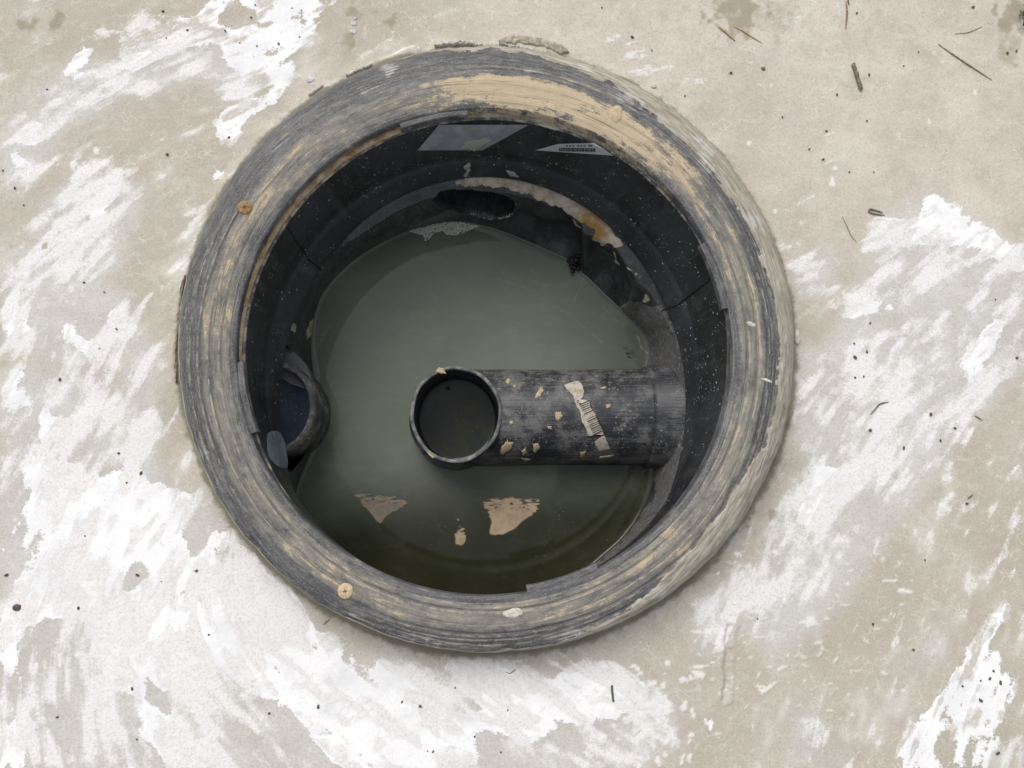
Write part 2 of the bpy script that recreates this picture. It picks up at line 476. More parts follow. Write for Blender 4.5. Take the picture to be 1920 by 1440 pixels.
    for a in [(1566,317,5,5,0,1),(1561,343,5,9,0,1),(1295,1045,7,3,.2,1),(1380,1038,9,5,.2,1),(1453,1036,6,5,0,1),(1520,1165,8,12,.3,1),(1310,1185,16,3,.1,1),(1310,1250,16,3,-.1,1),(1310,1265,14,7,.4,1),(1668,1089,14,3,0,1),(1695,1108,15,3,.1,1),(1465,1253,12,3,-.3,1),(1440,1290,16,4,-.6,1),(138,310,6,10,0,1),(180,282,5,7,0,1),(1598,780,9,9,0,.7),(972,1240,9,3,.1,1),(1420,1078,12,6,-.2,.8)]:
        dash(*a)
    r = np.hypot(X - BC[0], Y - BC[1])
    Zs = V[..., 2]
    Zs += 0.0007 * th_s + 0.0006 * fl
    # a shallow crease in the concrete, lower right, and little bug holes
    cr = [(1367,1175),(1362,1200),(1366,1225),(1360,1250),(1363,1275),(1358,1310)]
    dmin = np.full(u.shape, 1e9)
    uw = u + (vnoise(u / 6, v / 6, 95) - .5) * 6
    for (a, b), (c, d) in zip(cr[:-1], cr[1:]):
        t = np.clip(((uw - a) * (c - a) + (v - b) * (d - b)) / ((c - a) ** 2 + (d - b) ** 2), 0, 1)
        dmin = np.minimum(dmin, np.hypot(uw - a - t * (c - a), v - b - t * (d - b)))
    Zs -= 0.003 * np.exp(-(dmin / 4.5) ** 2); Zs += 0.002 * np.exp(-((dmin - 10) / 5) ** 2)
    c = 0.25 * (r[:-1, :-1] + r[1:, :-1] + r[:-1, 1:] + r[1:, 1:])
    lawn = smooth(np.maximum(np.abs(X - .2) - 3.2, np.abs(Y - .1) - 2.6) + fbm(X * 3, Y * 3, 33, 3) * .3, 0, .15)
    V[..., 2] = Zs
    M = Mat("concrete")
    thk, thn, skk = M.attr("thick"), M.attr("thin"), M.attr("streak")
    fine = M.noise(420, 4, .65); mid = M.noise(90, 6, .65); big = M.noise(7, 4, .55)
    chip = M.noise(34, 9, .7, dist=.6); cloud = M.noise(15, 8, .66, w=3)
    fk = M.attr("flake")
    e = M.add(M.add(thk, M.mul(M.sub(mid, .5), .8)), M.add(M.mul(M.sub(chip, .5), .9), M.mul(M.sub(fine, .5), .6)))
    e = M.add(e, M.mul(M.sub(fk, .5), 1.1))
    fthick = M.step(e, .45, .53)
    wear = M.add(M.add(M.mul(M.sub(fk, .5), 1.7), M.mul(M.sub(cloud, .5), 1.3)), M.add(M.mul(M.sub(mid, .5), .8), M.mul(M.sub(skk, .5), .5)))
    fthick = M.mul(fthick, M.mul(M.step(wear, -.06, .10, 1.0, .55), M.step(wear, .12, .26, 1.0, .25)))
    vn = M.add(M.add(M.mul(M.sub(fk, .5), 1.7), M.mul(M.sub(mid, .5), .8)), M.add(M.mul(M.sub(cloud, .5), 1.2), M.mul(M.sub(skk, .5), .6)))
    vn = M.sub(vn, M.mul(M.attr('pale'), .30))
    vn = M.add(vn, M.add(M.mul(M.sub(fine, .5), .7), M.mul(M.sub(chip, .5), .7)))
    v1 = M.step(M.add(M.mul(thn, .52), M.mul(vn, .9)), .42, .50)
    v2 = M.step(M.add(M.mul(thn, .52), vn), .58, .86)
    fthin = M.add(M.mul(v1, .50), M.mul(v2, .42))
    fthin = M.math('MAXIMUM', fthin, M.mul(thn, M.step(cloud, .3, .7, .12, .40)))
    haze = M.mul(M.step(M.add(M.mul(M.sub(cloud, .5), 1.4), M.add(M.mul(M.sub(fk, .5), 1.0), M.mul(M.sub(big, .5), 1.0))), .02, .45), M.mul(M.sub(1.0, M.attr('pale')), .42))
    beige = M.mix(M.step(big, .3, .7), M.mix(M.attr('pale'), (.415, .375, .30), (.50, .45, .37)), M.mix(M.attr('pale'), (.49, .455, .385), (.58, .535, .455)))
    beige = M.mix(M.mul(M.step(M.noise(20, 9, .68, w=9), .42, .68), .6), beige, (.40, .365, .30))
    beige = M.mix(M.mul(M.step(M.noise(11, 7, .6, w=12), .5, .75), .5), beige, (.50, .425, .385))
    beige = M.mix(M.mul(M.step(M.noise(60, 8, .7, w=13), .52, .66), .4), beige, (.60, .57, .51))
    beige = M.mix(M.mul(thn, .6), beige, M.mix(mid, (.40, .385, .36), (.49, .475, .455)))
    g1 = M.noise(650, 3, .7, w=31); g2 = M.noise(300, 5, .7, w=33)
    beige = M.mix(M.mul(M.step(g2, .49, .64), .48), beige, (.335, .30, .245))
    beige = M.mix(M.mul(M.step(g1, .53, .66), .38), beige, (.66, .62, .555))
    pit = M.mul(M.step(M.vor(300, 'F1', M.warp(200, .004)), .07, .17, 1, 0), M.step(M.noise(45, 5, .65, w=41), .52, .62))
    # hairline white veins
    wv = M.warp(60, .012)
    vein = M.step(M.vor(75, 'DISTANCE_TO_EDGE', wv), .0, .045, 1, 0)
    vein = M.mul(vein, M.step(M.noise(35, 5, .65, w=4), .46, .64))
    beige = M.mix(M.mul(vein, .55), beige, (.72, .68, .60))
    beige = M.mix(M.mul(M.step(M.noise(1500, 2, .6), .60, .75), .35), beige, (.25, .22, .18))
    white = M.mix(M.step(M.noise(16, 9, .65, w=7), .4, .66), (.84, .83, .825), (.72, .715, .72))
    white = M.mix(M.mul(M.step(mid, .5, .75), .35), white, (.80, .745, .70))
    white = M.mix(M.mul(M.step(g2, .51, .66), .40), white, (.62, .605, .58))
    c1 = M.mix(haze, beige, (.66, .63, .585))
    c1 = M.mix(fthin, c1, M.mix(M.mul(M.step(g2, .48, .60), .7), M.mix(cloud, (.80, .77, .745), (.72, .71, .705)), (.60, .57, .54)))
    c1 = M.mix(fthick, c1, white)
    c1 = M.mix(M.mul(M.attr("fleck"), .85), c1, (.74, .72, .68))
    sta = M.attr("stain")
    c1 = M.mix(M.mul(M.step(M.add(sta, M.mul(M.sub(mid, .5), .9)), .15, 1.0), .7), c1, M.mix(g2, (.15, .12, .06), (.36, .31, .22)))
    # bug holes and dirt freckles
    dots = M.step(M.add(M.vor(120), M.mul(M.noise(30, 2, .5, w=8), .0)), .035, .07, 1, 0)
    dots = M.mul(dots, M.step(M.noise(5, 2, .5, w=15), .5, .6))
    c1 = M.mix(M.mul(dots, .8), c1, (.11, .09, .075))
    c1 = M.mix(M.mul(pit, .55), c1, (.20, .175, .135))
    # contact shadow along the collar's foot, painted into the concrete's colour
    shaded_joint = M.step(M.add(M.attr("shaded_joint"), M.add(M.mul(M.sub(mid, .5), .8), M.mul(M.sub(chip, .5), .6))), .30, .72)
    c1 = M.mix(M.mul(shaded_joint, .85), c1, M.mix(g2, (.12, .105, .065), (.22, .20, .145)))
    gr = M.mix(M.noise(60, 4, .6), (.05, .075, .02), (.12, .12, .05))
    c1 = M.mix(M.attr("lawn"), c1, gr)
    rg = M.step(fthick, 0, 1, .82, .68)
    M.bump(M.add(M.add(M.mul(fine, .35), M.mul(mid, .9)), M.add(M.add(M.mul(fthick, .35), M.mul(fthin, .2)), M.add(M.mul(vein, .12), M.mul(M.add(g1, g2), .2)))), .42, .0022)
    mat = M.out(c1, rg, .25)
    th = np.arctan2(Y - BC[1], X - BC[0])
    jw = 0.005 + 0.009 * fbm(np.cos(th) * 4 + 20, np.sin(th) * 4 + 20, 97, 3)
    shaded_joint = np.exp(-np.clip(r - R_OUT + .002, 0, 9) / jw) * (.55 + .45 * fbm(np.cos(th) * 6 + 30, np.sin(th) * 6 + 30, 98, 3))
    g = grid_obj("ground", V, mat, keep=c > R_OUT - 0.022,
                 attrs=dict(flake=flake, pale=pale, thick=th_s, thin=tn_s, streak=streak, stain=st, fleck=fl, lawn=lawn, shaded_joint=shaded_joint))
    tag(g, "pale beige concrete with flaking white patches around the round opening", "concrete ground", kind="structure")
build_ground()
#@COLLAR
# ------------------------------------------------------------------ the plastic collar round the opening
def tabv(th, table):
    a = np.array(sorted(table)); deg = np.degrees(th) % 360
    return np.interp(deg, np.concatenate([[a[-1, 0] - 360], a[:, 0], [a[0, 0] + 360]]), np.concatenate([[a[-1, 1]], a[:, 1], [a[0, 1]]]))

DUST = [(0,.3),(20,.42),(40,.62),(55,.8),(70,.97),(85,1),(97,.85),(105,.5),(120,.36),(135,.46),(150,.5),(165,.52),(180,.42),(200,.3),(215,.28),(230,.38),(245,.5),(260,.3),(275,.24),(290,.36),(305,.42),(320,.36),(340,.26)]
MORT = [(80,.372),(65,.366),(45,.357),(30,.355),(10,.356),(350,.357),(335,.350),(322,.342),(310,.344),(295,.356),(280,.366),(265,.369),(250,.364),(235,.369),(222,.366),(210,.372),(190,.376),(170,.379),(150,.384),(130,.388),(110,.384),(95,.374)]

GROOVES = ((.3075,.0007,.0010),(.3165,.0013,.0018),(.3290,.0015,.0020),(.3312,.0006,.0008),(.3415,.0013,.0018),(.3475,.0007,.0010),(.3520,.0010,.0014))
def plastic_collar():
    root = thing("access_collar", "wide worn black plastic ring smeared with tan mud, set in the concrete round the opening", "collar", (RC[0], RC[1], 0))
    k = R_IN / .300
    prof = [(.3015,.022),(.3005,.034),(.300,.046),(.3006,.0492),(.302,.0500)]
    prof = [(r * k, z) for r, z in prof]
    rs = np.arange(.303, .3545, .0009) * k
    for r in rs:
        f = (r / k - .302) / .053
        z = .0500 + .0045 * math.sin(min(f, 1) * math.pi * .8) - .003 * max(0, f - .6)
        prof.append((r, z))
    r0, z0 = prof[-1]
    for a in np.linspace(0.12, 1, 26):
        an = a * math.pi / 2
        prof.append((r0 + (R_OUT - .004 - r0) * math.sin(an) ** 1.0, z0 - (z0 + .012) * (1 - math.cos(an)) ** .9))
    prof = np.array(prof)
    NA = 1500
    th = np.linspace(0, 2 * math.pi, NA, endpoint=False)
    R, TH = np.meshgrid(prof[:, 0], th, indexing='ij')
    Zp = np.repeat(prof[:, 1][:, None], NA, 1)
    f = (R / k - .302) / .053
    gro = 0; grl = 0; cut = 0
    for gi, (g_, w_, d_) in enumerate(GROOVES):
        am = smooth(fbm(np.cos(TH) * 1.7 + 11 * gi, np.sin(TH) * 1.7 + 3 * gi, 400 + gi, 3), .32, .60)
        am = np.clip(am * (1.25 - .7 * smooth(np.cos(TH - math.radians(75)), .2, .8)), .08, 1)
        wan = .0006 * (fbm(np.cos(TH) * 3 + gi, np.sin(TH) * 3 + gi, 420 + gi, 3) - .5) * 2
        q = R / k - g_ - wan
        cut = cut + .55 * am * d_ * np.exp(-(q / w_) ** 2)
        gro = gro + am * np.exp(-(q / (w_ * 1.1)) ** 2)
        grl = grl + am * np.exp(-((q - w_ * 2.3) / (w_ * .7)) ** 2)
    Zp = Zp - cut * (f < 1.2)
    n1 = fbm(np.cos(TH) * 14 + 40, np.sin(TH) * 14 + 40, 101, 4) ; n2 = fbm(np.cos(TH) * 40 + 60 + R * 300, np.sin(TH) * 40 + 60, 105, 3)
    outer = smooth(f, .9, 1.15)
    mort_r = tabv(TH, MORT) * k + (n1 - .5) * .012 + (n2 - .5) * .004
    mort = smooth(R - mort_r, -.0006, .0012)
    R2 = R + outer * (n1 - .5) * .004
    Z2 = Zp + mort * (.0013 + .0022 * n2) * smooth(f, .5, .9) + (n1 - .5) * .0008
    # the grooves wander a little and are filled here and there
    dust = tabv(TH, DUST) * (1 - .55 * smooth(f, .72, 1.0) * (np.cos(TH - math.radians(75)) > -.2))
    sh = smooth(R, prof[-27, 0], R_OUT - .006)
    G = np.stack([R2 * np.cos(TH) + sh * (BC[0] - RC[0]), R2 * np.sin(TH) + sh * (BC[1] - RC[1]), Z2], -1)
    M = Mat("worn_black_plastic")
    p1 = M.polar(5, 420); p2 = M.polar(16, 900); p3 = M.polar(9, 160)
    l1 = M.noise(1.0, 4, .6, p1); l2 = M.noise(1.0, 3, .6, p2); l3 = M.noise(1.0, 4, .6, p3)
    fine = M.noise(500, 4, .65); mid = M.noise(120, 5, .65); blot = M.noise(30, 4, .6)
    d = M.attr("dust")
    cl = M.add(M.mul(M.noise(1.0, 9, .6, M.polar(5, 70)), .62), M.add(M.mul(M.noise(26, 8, .62, w=22), .16), M.mul(M.noise(1.0, 6, .62, M.polar(14, 170)), .22)))
    base = M.mix(M.step(M.add(M.add(M.mul(l1, .35), M.mul(cl, .9)), M.mul(M.sub(mid, .5), .2)), .46, .84), (.048, .049, .054), (.130, .130, .133))
    base = M.mix(M.mul(M.step(l2, .56, .68), .5), base, (.28, .28, .285))
    base = M.mix(M.mul(M.step(M.sub(l2, M.mul(M.attr('shoulder'), .10)), .30, .42, 1, 0), .75), base, (.035, .035, .038))
    band = M.attr('band')
    gd = M.step(M.add(M.add(M.add(M.mul(d, .34), M.mul(M.sub(band, .62), .34)), M.mul(M.sub(l3, .5), .45)), M.add(M.mul(M.sub(mid, .5), .45), M.mul(M.sub(cl, .5), 1.6))), -.10, .42)
    base = M.mix(M.mul(gd, .6), base, M.mix(fine, (.285, .26, .20), (.36, .33, .27)))
    td = M.add(M.add(M.mul(d, .72), M.mul(M.sub(l3, .5), .4)), M.add(M.mul(M.sub(mid, .5), .55), M.mul(M.sub(cl, .5), 2.3)))
    td = M.add(td, M.mul(M.sub(l2, .5), .6))
    td = M.add(td, M.mul(M.sub(band, .5), .22))
    tan = M.mix(M.step(cl, .38, .62), (.60, .475, .31), (.46, .37, .25))
    tan = M.mix(M.mul(M.step(fine, .5, .7), .4), tan, (.36, .28, .18))
    td = M.add(td, M.mul(M.sub(fine, .5), .55))
    tdm = M.step(td, .50, .62)
    base = M.mix(M.mul(tdm, .93), base, tan)
    hair = M.noise(1.0, 3, .6, M.polar(3.5, 1500))
    base = M.mix(M.mul(M.step(hair, .60, .66), .4), base, (.34, .32, .275))
    base = M.mix(M.mul(M.step(hair, .34, .40, 1, 0), .6), base, (.028, .028, .031))
    base = M.mix(M.mul(M.step(M.noise(420, 5, .7, w=51), .52, .62), .35), base, (.30, .27, .21))
    gv = M.mul(M.attr("groove"), M.step(M.add(M.mul(M.sub(l3, .5), 1.4), M.mul(M.sub(cl, .5), 1.4)), -.25, .15, 0, 1))
    base = M.mix(M.mul(gv, .62), base, (.030, .029, .031))
    gl = M.mul(M.attr("groove_lip"), M.step(M.add(M.noise(1.0, 3, .6, M.polar(22, 300)), M.mul(M.sub(mid, .5), .4)), .44, .58))
    base = M.mix(M.mul(gl, .5), base, (.50, .43, .30))
    ml = M.noise(1.0, 4, .65, M.polar(12, 260))
    mt = M.mix(M.step(ml, .38, .62), (.27, .245, .19), (.40, .37, .305))
    mt = M.mix(M.mul(M.step(l2, .60, .70), .4), mt, (.52, .50, .46))
    mt = M.mix(M.mul(M.step(l2, .36, .44, 1, 0), .7), mt, (.11, .10, .09))
    mm = M.attr("mortar")
    mk = M.step(M.add(mm, M.add(M.mul(M.sub(mid, .5), .9), M.mul(M.sub(l1, .5), .6))), .40, .58)
    col = M.mix(mk, base, mt)
    # pale scuffed lime splashes on the shoulder
    sp = M.mul(M.step(M.add(M.noise(18, 4, .6, w=6), M.mul(M.sub(l1, .5), .6)), .60, .68), M.attr("shoulder"))
    col = M.mix(M.mul(sp, .45), col, (.62, .61, .59))
    ft = M.mul(M.attr("foot"), M.step(M.add(ml, M.mul(M.sub(mid, .5), .8)), .3, .6))
    col = M.mix(M.mul(ft, .85), col, (.17, .15, .105))  # contact shadow at the foot, painted into the collar's colour
    M.bump(M.add(M.add(M.mul(l2, .55), M.mul(fine, .2)), M.add(M.mul(tdm, .25), M.mul(mid, .4))), .55, .0016)
    mat = M.out(col, M.step(M.add(tdm, mk), 0, 1, .55, .85), .35)
    global MAT_COLLAR
    MAT_COLLAR = mat
    foot = smooth(R, R_OUT - .020, R_OUT - .006)
    o = grid_obj("ring_body", G, mat, root, wrap=True, attrs=dict(dust=dust, mortar=mort, shoulder=smooth(f, .82, 1.05), foot=foot, groove=gro, groove_lip=grl, band=smooth(f, .02, .22) * (1 - smooth(f, .58, .86))))
    # four locking tabs a quarter turn apart
    for c in (16.8, 103.5, 193.5, 287.2):
        a = np.radians(np.linspace(c - 8.4, c + 8.4, 60))
        pr = [(.3022,.0478),(.2975,.0474),(.2940,.0470),(.2930,.0462),(.2928,.043),(.2928,.036),(.294,.034),(.3022,.034)]
        pr = np.array(pr) * [k, 1]
        RR, AA = np.meshgrid(pr[:, 0], a, indexing='ij')
        Gt = np.stack([RR * np.cos(AA), RR * np.sin(AA), np.repeat(pr[:, 1][:, None], 60, 1) + .0004 * np.sin(AA * 40)], -1)
        ny, nx = Gt.shape[:2]
        Q = grid_faces(ny, nx)
        caps = [[i * nx for i in range(ny)][::-1], [i * nx + nx - 1 for i in range(ny)]]
        me = bpy.data.meshes.new("lid_tab")
        me.from_pydata(Gt.reshape(-1, 3).tolist(), [], [list(map(int, q)) for q in Q] + caps)
        at = me.attributes.new("dust", 'FLOAT', 'POINT')
        at.data.foreach_set("value", np.full(ny * nx, {103.5: .32, 16.8: .5}.get(c, .34), np.float32))
        link("lid_tab", me, mat, root)
    # screws: two bare rusty heads, one under a blob of mud
    def screw(u, v, rp, mat2, lab):
        p = P(u, v, Z_TOP + .003) - np.array([RC[0], RC[1], 0])
        bm = bmesh.new()
        R0 = rp * K; n = 40
        prof2 = [(0, .0036), (.5, .0035), (.82, .0030), (.96, .0020), (1.0, .0006), (1.0, -.004)]
        rings = []
        for q, z in prof2[1:]:
            rings.append([bm.verts.new((R0 * q * math.cos(t) * (1 + .03 * math.sin(3 * t)), R0 * q * math.sin(t), z + .0004 * math.sin(5 * t) * (q < .9))) for t in np.linspace(0, 2 * math.pi, n, endpoint=False)])
        c = bm.verts.new((0, 0, prof2[0][1]))
        for i in range(n): bm.faces.new((c, rings[0][i], rings[0][(i + 1) % n]))
        for A, B in zip(rings[:-1], rings[1:]):
            for i in range(n): bm.faces.new((A[i], B[i], B[(i + 1) % n], A[(i + 1) % n]))
        s = bm_obj("screw_head", bm, mat2, root)
        s.location = p
        s["label"] = lab
        bm = bmesh.new()                       # its slot
        for a in (0.3, 0.3 + math.pi / 2):
            m = Matrix.Translation((0, 0, .0036)) @ Matrix.Rotation(a, 4, 'Z') @ Matrix.Diagonal((R0 * .55, R0 * .10, .0006, 1))
            bmesh.ops.create_cube(bm, size=1, matrix=m)
        sl = bm_obj("slot", bm, MAT_DARK, s, False)
    global MAT_DARK
    D = Mat("dark_groove"); MAT_DARK = D.out((.06, .04, .022), .8)
    def rust(c1, c2):
        m = Mat("screw_rust")
        return m.out(m.mix(m.step(m.noise(400, 4, .65), .4, .65), c1, c2), .85)
    screw(460, 390, 14, rust((.22, .13, .055), (.34, .22, .11)), "rusty brown screw head")
    screw(648, 1108, 14, rust((.55, .42, .27), (.42, .31, .19)), "screw head caked in tan mud")
    # blob of dry mud over the third screw
    p = P(1155, 215, Z_TOP + .003) - np.array([RC[0], RC[1], 0])
    bm = bmesh.new()
    bmesh.ops.create_icosphere(bm, subdivisions=4, radius=1)
    for v in bm.verts:
        q = v.co.copy(); rr = .75 + .5 * float(fbm(np.array(q.x * 2.2 + 5), np.array(q.y * 2.2 + q.z + 5), 120, 3))
        v.co = Vector((q.x * rr * 15 * K, q.y * rr * 18 * K, q.z * rr * .003))
    m = Mat("dry_mud"); mat_m = m.out(m.mix(m.step(m.noise(300, 4, .65), .4, .65), (.50, .395, .25), (.38, .30, .19)), .9)
    m.bump(m.noise(400, 4, .6), .5, .001)
    global MAT_MUD
    MAT_MUD = mat_m
    o = bm_obj("mud_blob", bm, mat_m, root); o.location = p
plastic_collar()
#@TUBE
# ------------------------------------------------------------------ the tube under the collar
LV = [(Z_RIM, 915, 675, 456, 451), (Z_BAND + .012, 906, 704, 416, 417), (Z_BAND, 904.5, 711, 411, 418), (Z_BAND - .012, 905, 730, 401, 422), (Z_EDGE + .004, 905, 756, 383.5, 425.5), (Z_EDGE, 905, 757, 381, 425)]
def oval(cu, cv, ru, rv, z):
    a, b, c, d = P(cu - ru, cv, z), P(cu + ru, cv, z), P(cu, cv - rv, z), P(cu, cv + rv, z)
    return [(a[0] + b[0]) / 2, (c[1] + d[1]) / 2, (b[0] - a[0]) / 2, (c[1] - d[1]) / 2]
LZ = np.array([l[0] for l in LV])
_lv = np.array([oval(*l[1:], l[0]) for l in LV])
LC = np.concatenate([_lv[:, :2], LZ[:, None]], 1)
def tube_at(z):
    z = np.asarray(z, float)
    return tuple(np.interp(z, LZ[::-1], _lv[::-1, k]) for k in range(4))
def on_tube(u, v, off=.0008):
    """the spot on the tube's inner wall that the photo shows at (u, v)"""
    u = np.asarray(u, float); v = np.asarray(v, float)
    lo = np.full(u.shape, Z_EDGE + .0005); hi = np.full(u.shape, Z_RIM)
    for _ in range(40):
        m = (lo + hi) / 2
        p = P(u, v, m); cx, cy, rx, ry = tube_at(m)
        outside = np.hypot((p[..., 0] - cx) / rx, (p[..., 1] - cy) / ry) > 1
        lo = np.where(outside, m, lo); hi = np.where(outside, hi, m)
    z = (lo + hi) / 2
    p = P(u, v, z); cx, cy, rx, ry = tube_at(z)
    dx, dy = cx - p[..., 0], cy - p[..., 1]; l = np.hypot(dx, dy)
    p[..., 0] += dx / l * off; p[..., 1] += dy / l * off; p[..., 2] += off * .5
    return p

def black_plastic(name, c1=(.011, .012, .013), c2=(.028, .031, .036), rough=.42, dusty=0.0, spk=.6):
    M = Mat(name)
    n = M.noise(9, 4, .6); f = M.noise(160, 4, .6)
    col = M.mix(M.step(n, .35, .7), c1, c2)
    col = M.mix(M.mul(M.step(M.noise(45, 5, .6, w=2), .52, .72), .35), col, (.05, .053, .058))
    dr = M.noise(1, 4, .65, M.scaled(55, 55, 7))
    col = M.mix(M.mul(M.step(dr, .52, .7), .4), col, (.085, .083, .078))
    # dried splashes and lime specks
    wv = M.warp(300, .003)
    s1 = M.mul(M.step(M.vor(110, 'F1', wv), .10, .18, 1, 0), M.step(M.noise(60, 3, .6, w=5), .50, .60))
    s2 = M.mul(M.step(M.vor(240, 'F1', wv), .12, .24, 1, 0), M.step(M.noise(40, 3, .6, w=9), .50, .62))
    sp = M.math('MAXIMUM', s1, s2)
    col = M.mix(M.mul(sp, spk), col, (.62, .60, .55))
    return M, col, f, sp

def riser_tube():
    root = thing("riser_tube", "black plastic tube wall inside the opening, pale stickers near its top edge", "riser tube", (LC[0, 0], LC[0, 1], 0))
    O = np.array([LC[0, 0], LC[0, 1], 0])
    M, col, f, sp = black_plastic("tube_plastic")
    M.bump(M.add(f, M.mul(sp, .6)), .25, .001)
    mat = M.out(col, M.step(sp, 0, 1, .36, .8), .5)
    th = np.linspace(0, 2 * math.pi, 720, endpoint=False)
    def ring(z, dr):
        cx, cy, rx, ry = tube_at(z)
        wob = .0002 * np.sin(7 * th) + .00015 * np.sin(13 * th + 1)
        return np.stack([cx + (rx + dr + wob) * np.cos(th), cy + (ry + dr + wob) * np.sin(th), np.full_like(th, z)], -1) - O
    zs = np.linspace(Z_RIM - .0015, Z_BAND - .004, 30)
    G = np.stack([ring(z, 0) for z in zs])
    grid_obj("wall", G, mat, root, wrap=True)
    M2, col2, f2, sp2 = black_plastic("flange_plastic", (.018, .020, .023), (.040, .043, .048), .5)
    M2.bump(M2.add(f2, M2.mul(sp2, .6)), .3, .001)
    mat2 = M2.out(col2, M2.step(sp2, 0, 1, .46, .8), .5)
    zs = np.linspace(Z_BAND - .004, Z_EDGE, 16)
    G = np.concatenate([np.stack([ring(z, 0) for z in zs]), np.stack([ring(Z_EDGE, .001) - [0, 0, .003], ring(Z_EDGE, .005) - [0, 0, .004]])])
    grid_obj("lower_flange", G, mat2, root, wrap=True)
    # the tube's top edge: a rounded lip, dusty
    L = Mat("lip_plastic")
    dn = L.step(L.noise(60, 5, .65), .42, .66)
    mat3 = L.out(L.mix(dn, (.05, .052, .058), (.30, .27, .21)), .6, .4)
    L.bump(L.noise(200, 4, .6), .4, .001)
    pr = [(0, -.0020), (.0002, -.0006), (.0014, .0004), (.003, .0004), (.0044, -.0006), (.0046, -.006)]
    G = np.stack([ring(Z_RIM, a) + [0, 0, b] for a, b in pr])
    grid_obj("top_lip", G, mat3, root, wrap=True)
    # cracks between the tube's moulded segments
    S = Mat("seam_dark"); smat = S.out((.004, .004, .005), .9)
    for pts in ([(540, 428), (562, 462), (580, 488), (603, 506)], [(1334, 522), (1300, 548), (1270, 572), (1241, 583)]):
        u = np.interp(np.linspace(0, 3, 40), range(4), [p[0] for p in pts]) + rng.normal(0, .5, 40)
        v = np.interp(np.linspace(0, 3, 40), range(4), [p[1] for p in pts]) + rng.normal(0, .5, 40)
        c = on_tube(u, v, .0002) - O
        grid_obj("crack", tube_path(c, .0011, 6), smat, root, wrap=True)
    # translucent patch of tape and the small printed sticker
    def sheet(name, quad, mat, n=(24, 40), off=.0009, parent=root, cut=None):
        (a, b, c, d) = [np.array(q, float) for q in quad]
        S_, T_ = np.meshgrid(np.linspace(0, 1, n[0]), np.linspace(0, 1, n[1]), indexing='ij')
        uv = (a * (1 - S_[..., None]) + d * S_[..., None]) * (1 - T_[..., None]) + (b * (1 - S_[..., None]) + c * S_[..., None]) * T_[..., None]
        G = on_tube(uv[..., 0], uv[..., 1], off) - O
        return grid_obj(name, G, mat, parent)
    t = Mat("grey_tape")
    tn = t.step(t.noise(40, 4, .6), .42, .7)
    tm = t.out(t.mix(tn, (.21, .22, .24), (.31, .31, .32)), .45, .5)
    t.bump(t.noise(60, 4, .6), .4, .002)
    t1 = sheet("tape_patch", [(823, 233), (992, 233), (905, 281), (782, 281)], tm)
    t1["label"] = "wide translucent grey tape patch, muddy at its lower edge"
    mud = Mat("grey_mud"); gm = mud.out(mud.mix(mud.noise(200, 4), (.26, .25, .21), (.40, .37, .30)), .9)
    def splat(name, pts, onf, mat, parent, off, org, jag=.13):
        """thin irregular smear laid on a wall"""
        pts = np.array(pts, float)
        n = 60
        tt = np.linspace(0, len(pts), n, endpoint=False)
        pu = np.interp(tt, range(len(pts) + 1), np.append(pts[:, 0], pts[0, 0])); pv = np.interp(tt, range(len(pts) + 1), np.append(pts[:, 1], pts[0, 1]))
        cu, cv = pts.mean(0)
        for _ in range(3):
            pu = (np.roll(pu, 1) + 2 * pu + np.roll(pu, -1)) / 4; pv = (np.roll(pv, 1) + 2 * pv + np.roll(pv, -1)) / 4
        q0 = rng.normal(0, 1, n); q0 = (q0 + np.roll(q0, 1)) * .5 + (np.roll(q0, 3) + np.roll(q0, 9) + np.roll(q0, 4)) * .35
        sc = 1 + jag * q0
        pu = cu + (pu - cu) * sc; pv = cv + (pv - cv) * sc
        fr = np.array([1, .9, .6, .25])[:, None]
        ofs = np.array([0, .6, 1, 1.2])
        G = np.stack([onf(cu + (pu - cu) * q, cv + (pv - cv) * q, off * o_ + .0003) for q, o_ in zip(fr[:, 0], ofs)]) - org
        c = onf(np.array([cu]), np.array([cv]), off * 1.2 + .0003)[0] - org
        V = np.concatenate([G.reshape(-1, 3), c[None]])
        Q = [list(map(int, q)) for q in grid_faces(4, n, True)] + [[3 * n + i, 3 * n + (i + 1) % n, 4 * n] for i in range(n)]
        me = bpy.data.meshes.new(name); me.from_pydata(V.tolist(), [], Q)
        for p_ in me.polygons: p_.use_smooth = True
        return link(name, me, mat, parent)
    globals()['splat'] = splat
    splat("mud_smear", [(862, 278), (872, 266), (890, 262), (912, 258), (925, 262), (905, 276), (893, 283), (875, 281)], on_tube, gm, root, .0014, O)
    for q in ([(868,312),(880,304),(883,311),(874,320)], [(1003,232),(1018,226),(1030,231),(1052,238),(1040,243),(1020,238)], [(948,318),(965,322),(972,332),(955,330)], [(868,330),(875,320),(880,312),(883,318),(874,332)]):
        splat("mud_smear", q, on_tube, gm, root, .0012, O)
    # white printed sticker with a barcode
    w = Mat("sticker_paper"); wm = w.out(w.mix(w.noise(60, 3), (.36, .365, .37), (.45, .45, .45)), .5)
    ink = Mat("print_ink"); im = ink.out((.02, .02, .022), .6)
    global MAT_INK
    MAT_INK = im
    st = sheet("barcode_sticker", [(1047, 269), (1115, 267), (1151, 291), (1003, 281)], wm, (16, 40))
    st["label"] = "small pale printed sticker with a barcode"
    x = 1049.0; bars = []
    while x < 1116:
        wd = random.choice([1.0, 1.5, 2.2]); bars.append((x, wd)); x += wd + random.choice([.9, 1.4])
    Vs = []; Qs = []
    for x, wd in bars:
        y0 = 275.5 + (x - 1047) * .02; q = on_tube([x, x + wd, x + wd, x], [y0, y0, y0 + 7, y0 + 7], .0016) - O
        Qs.append([len(Vs) + i for i in range(4)]); Vs += q.tolist()
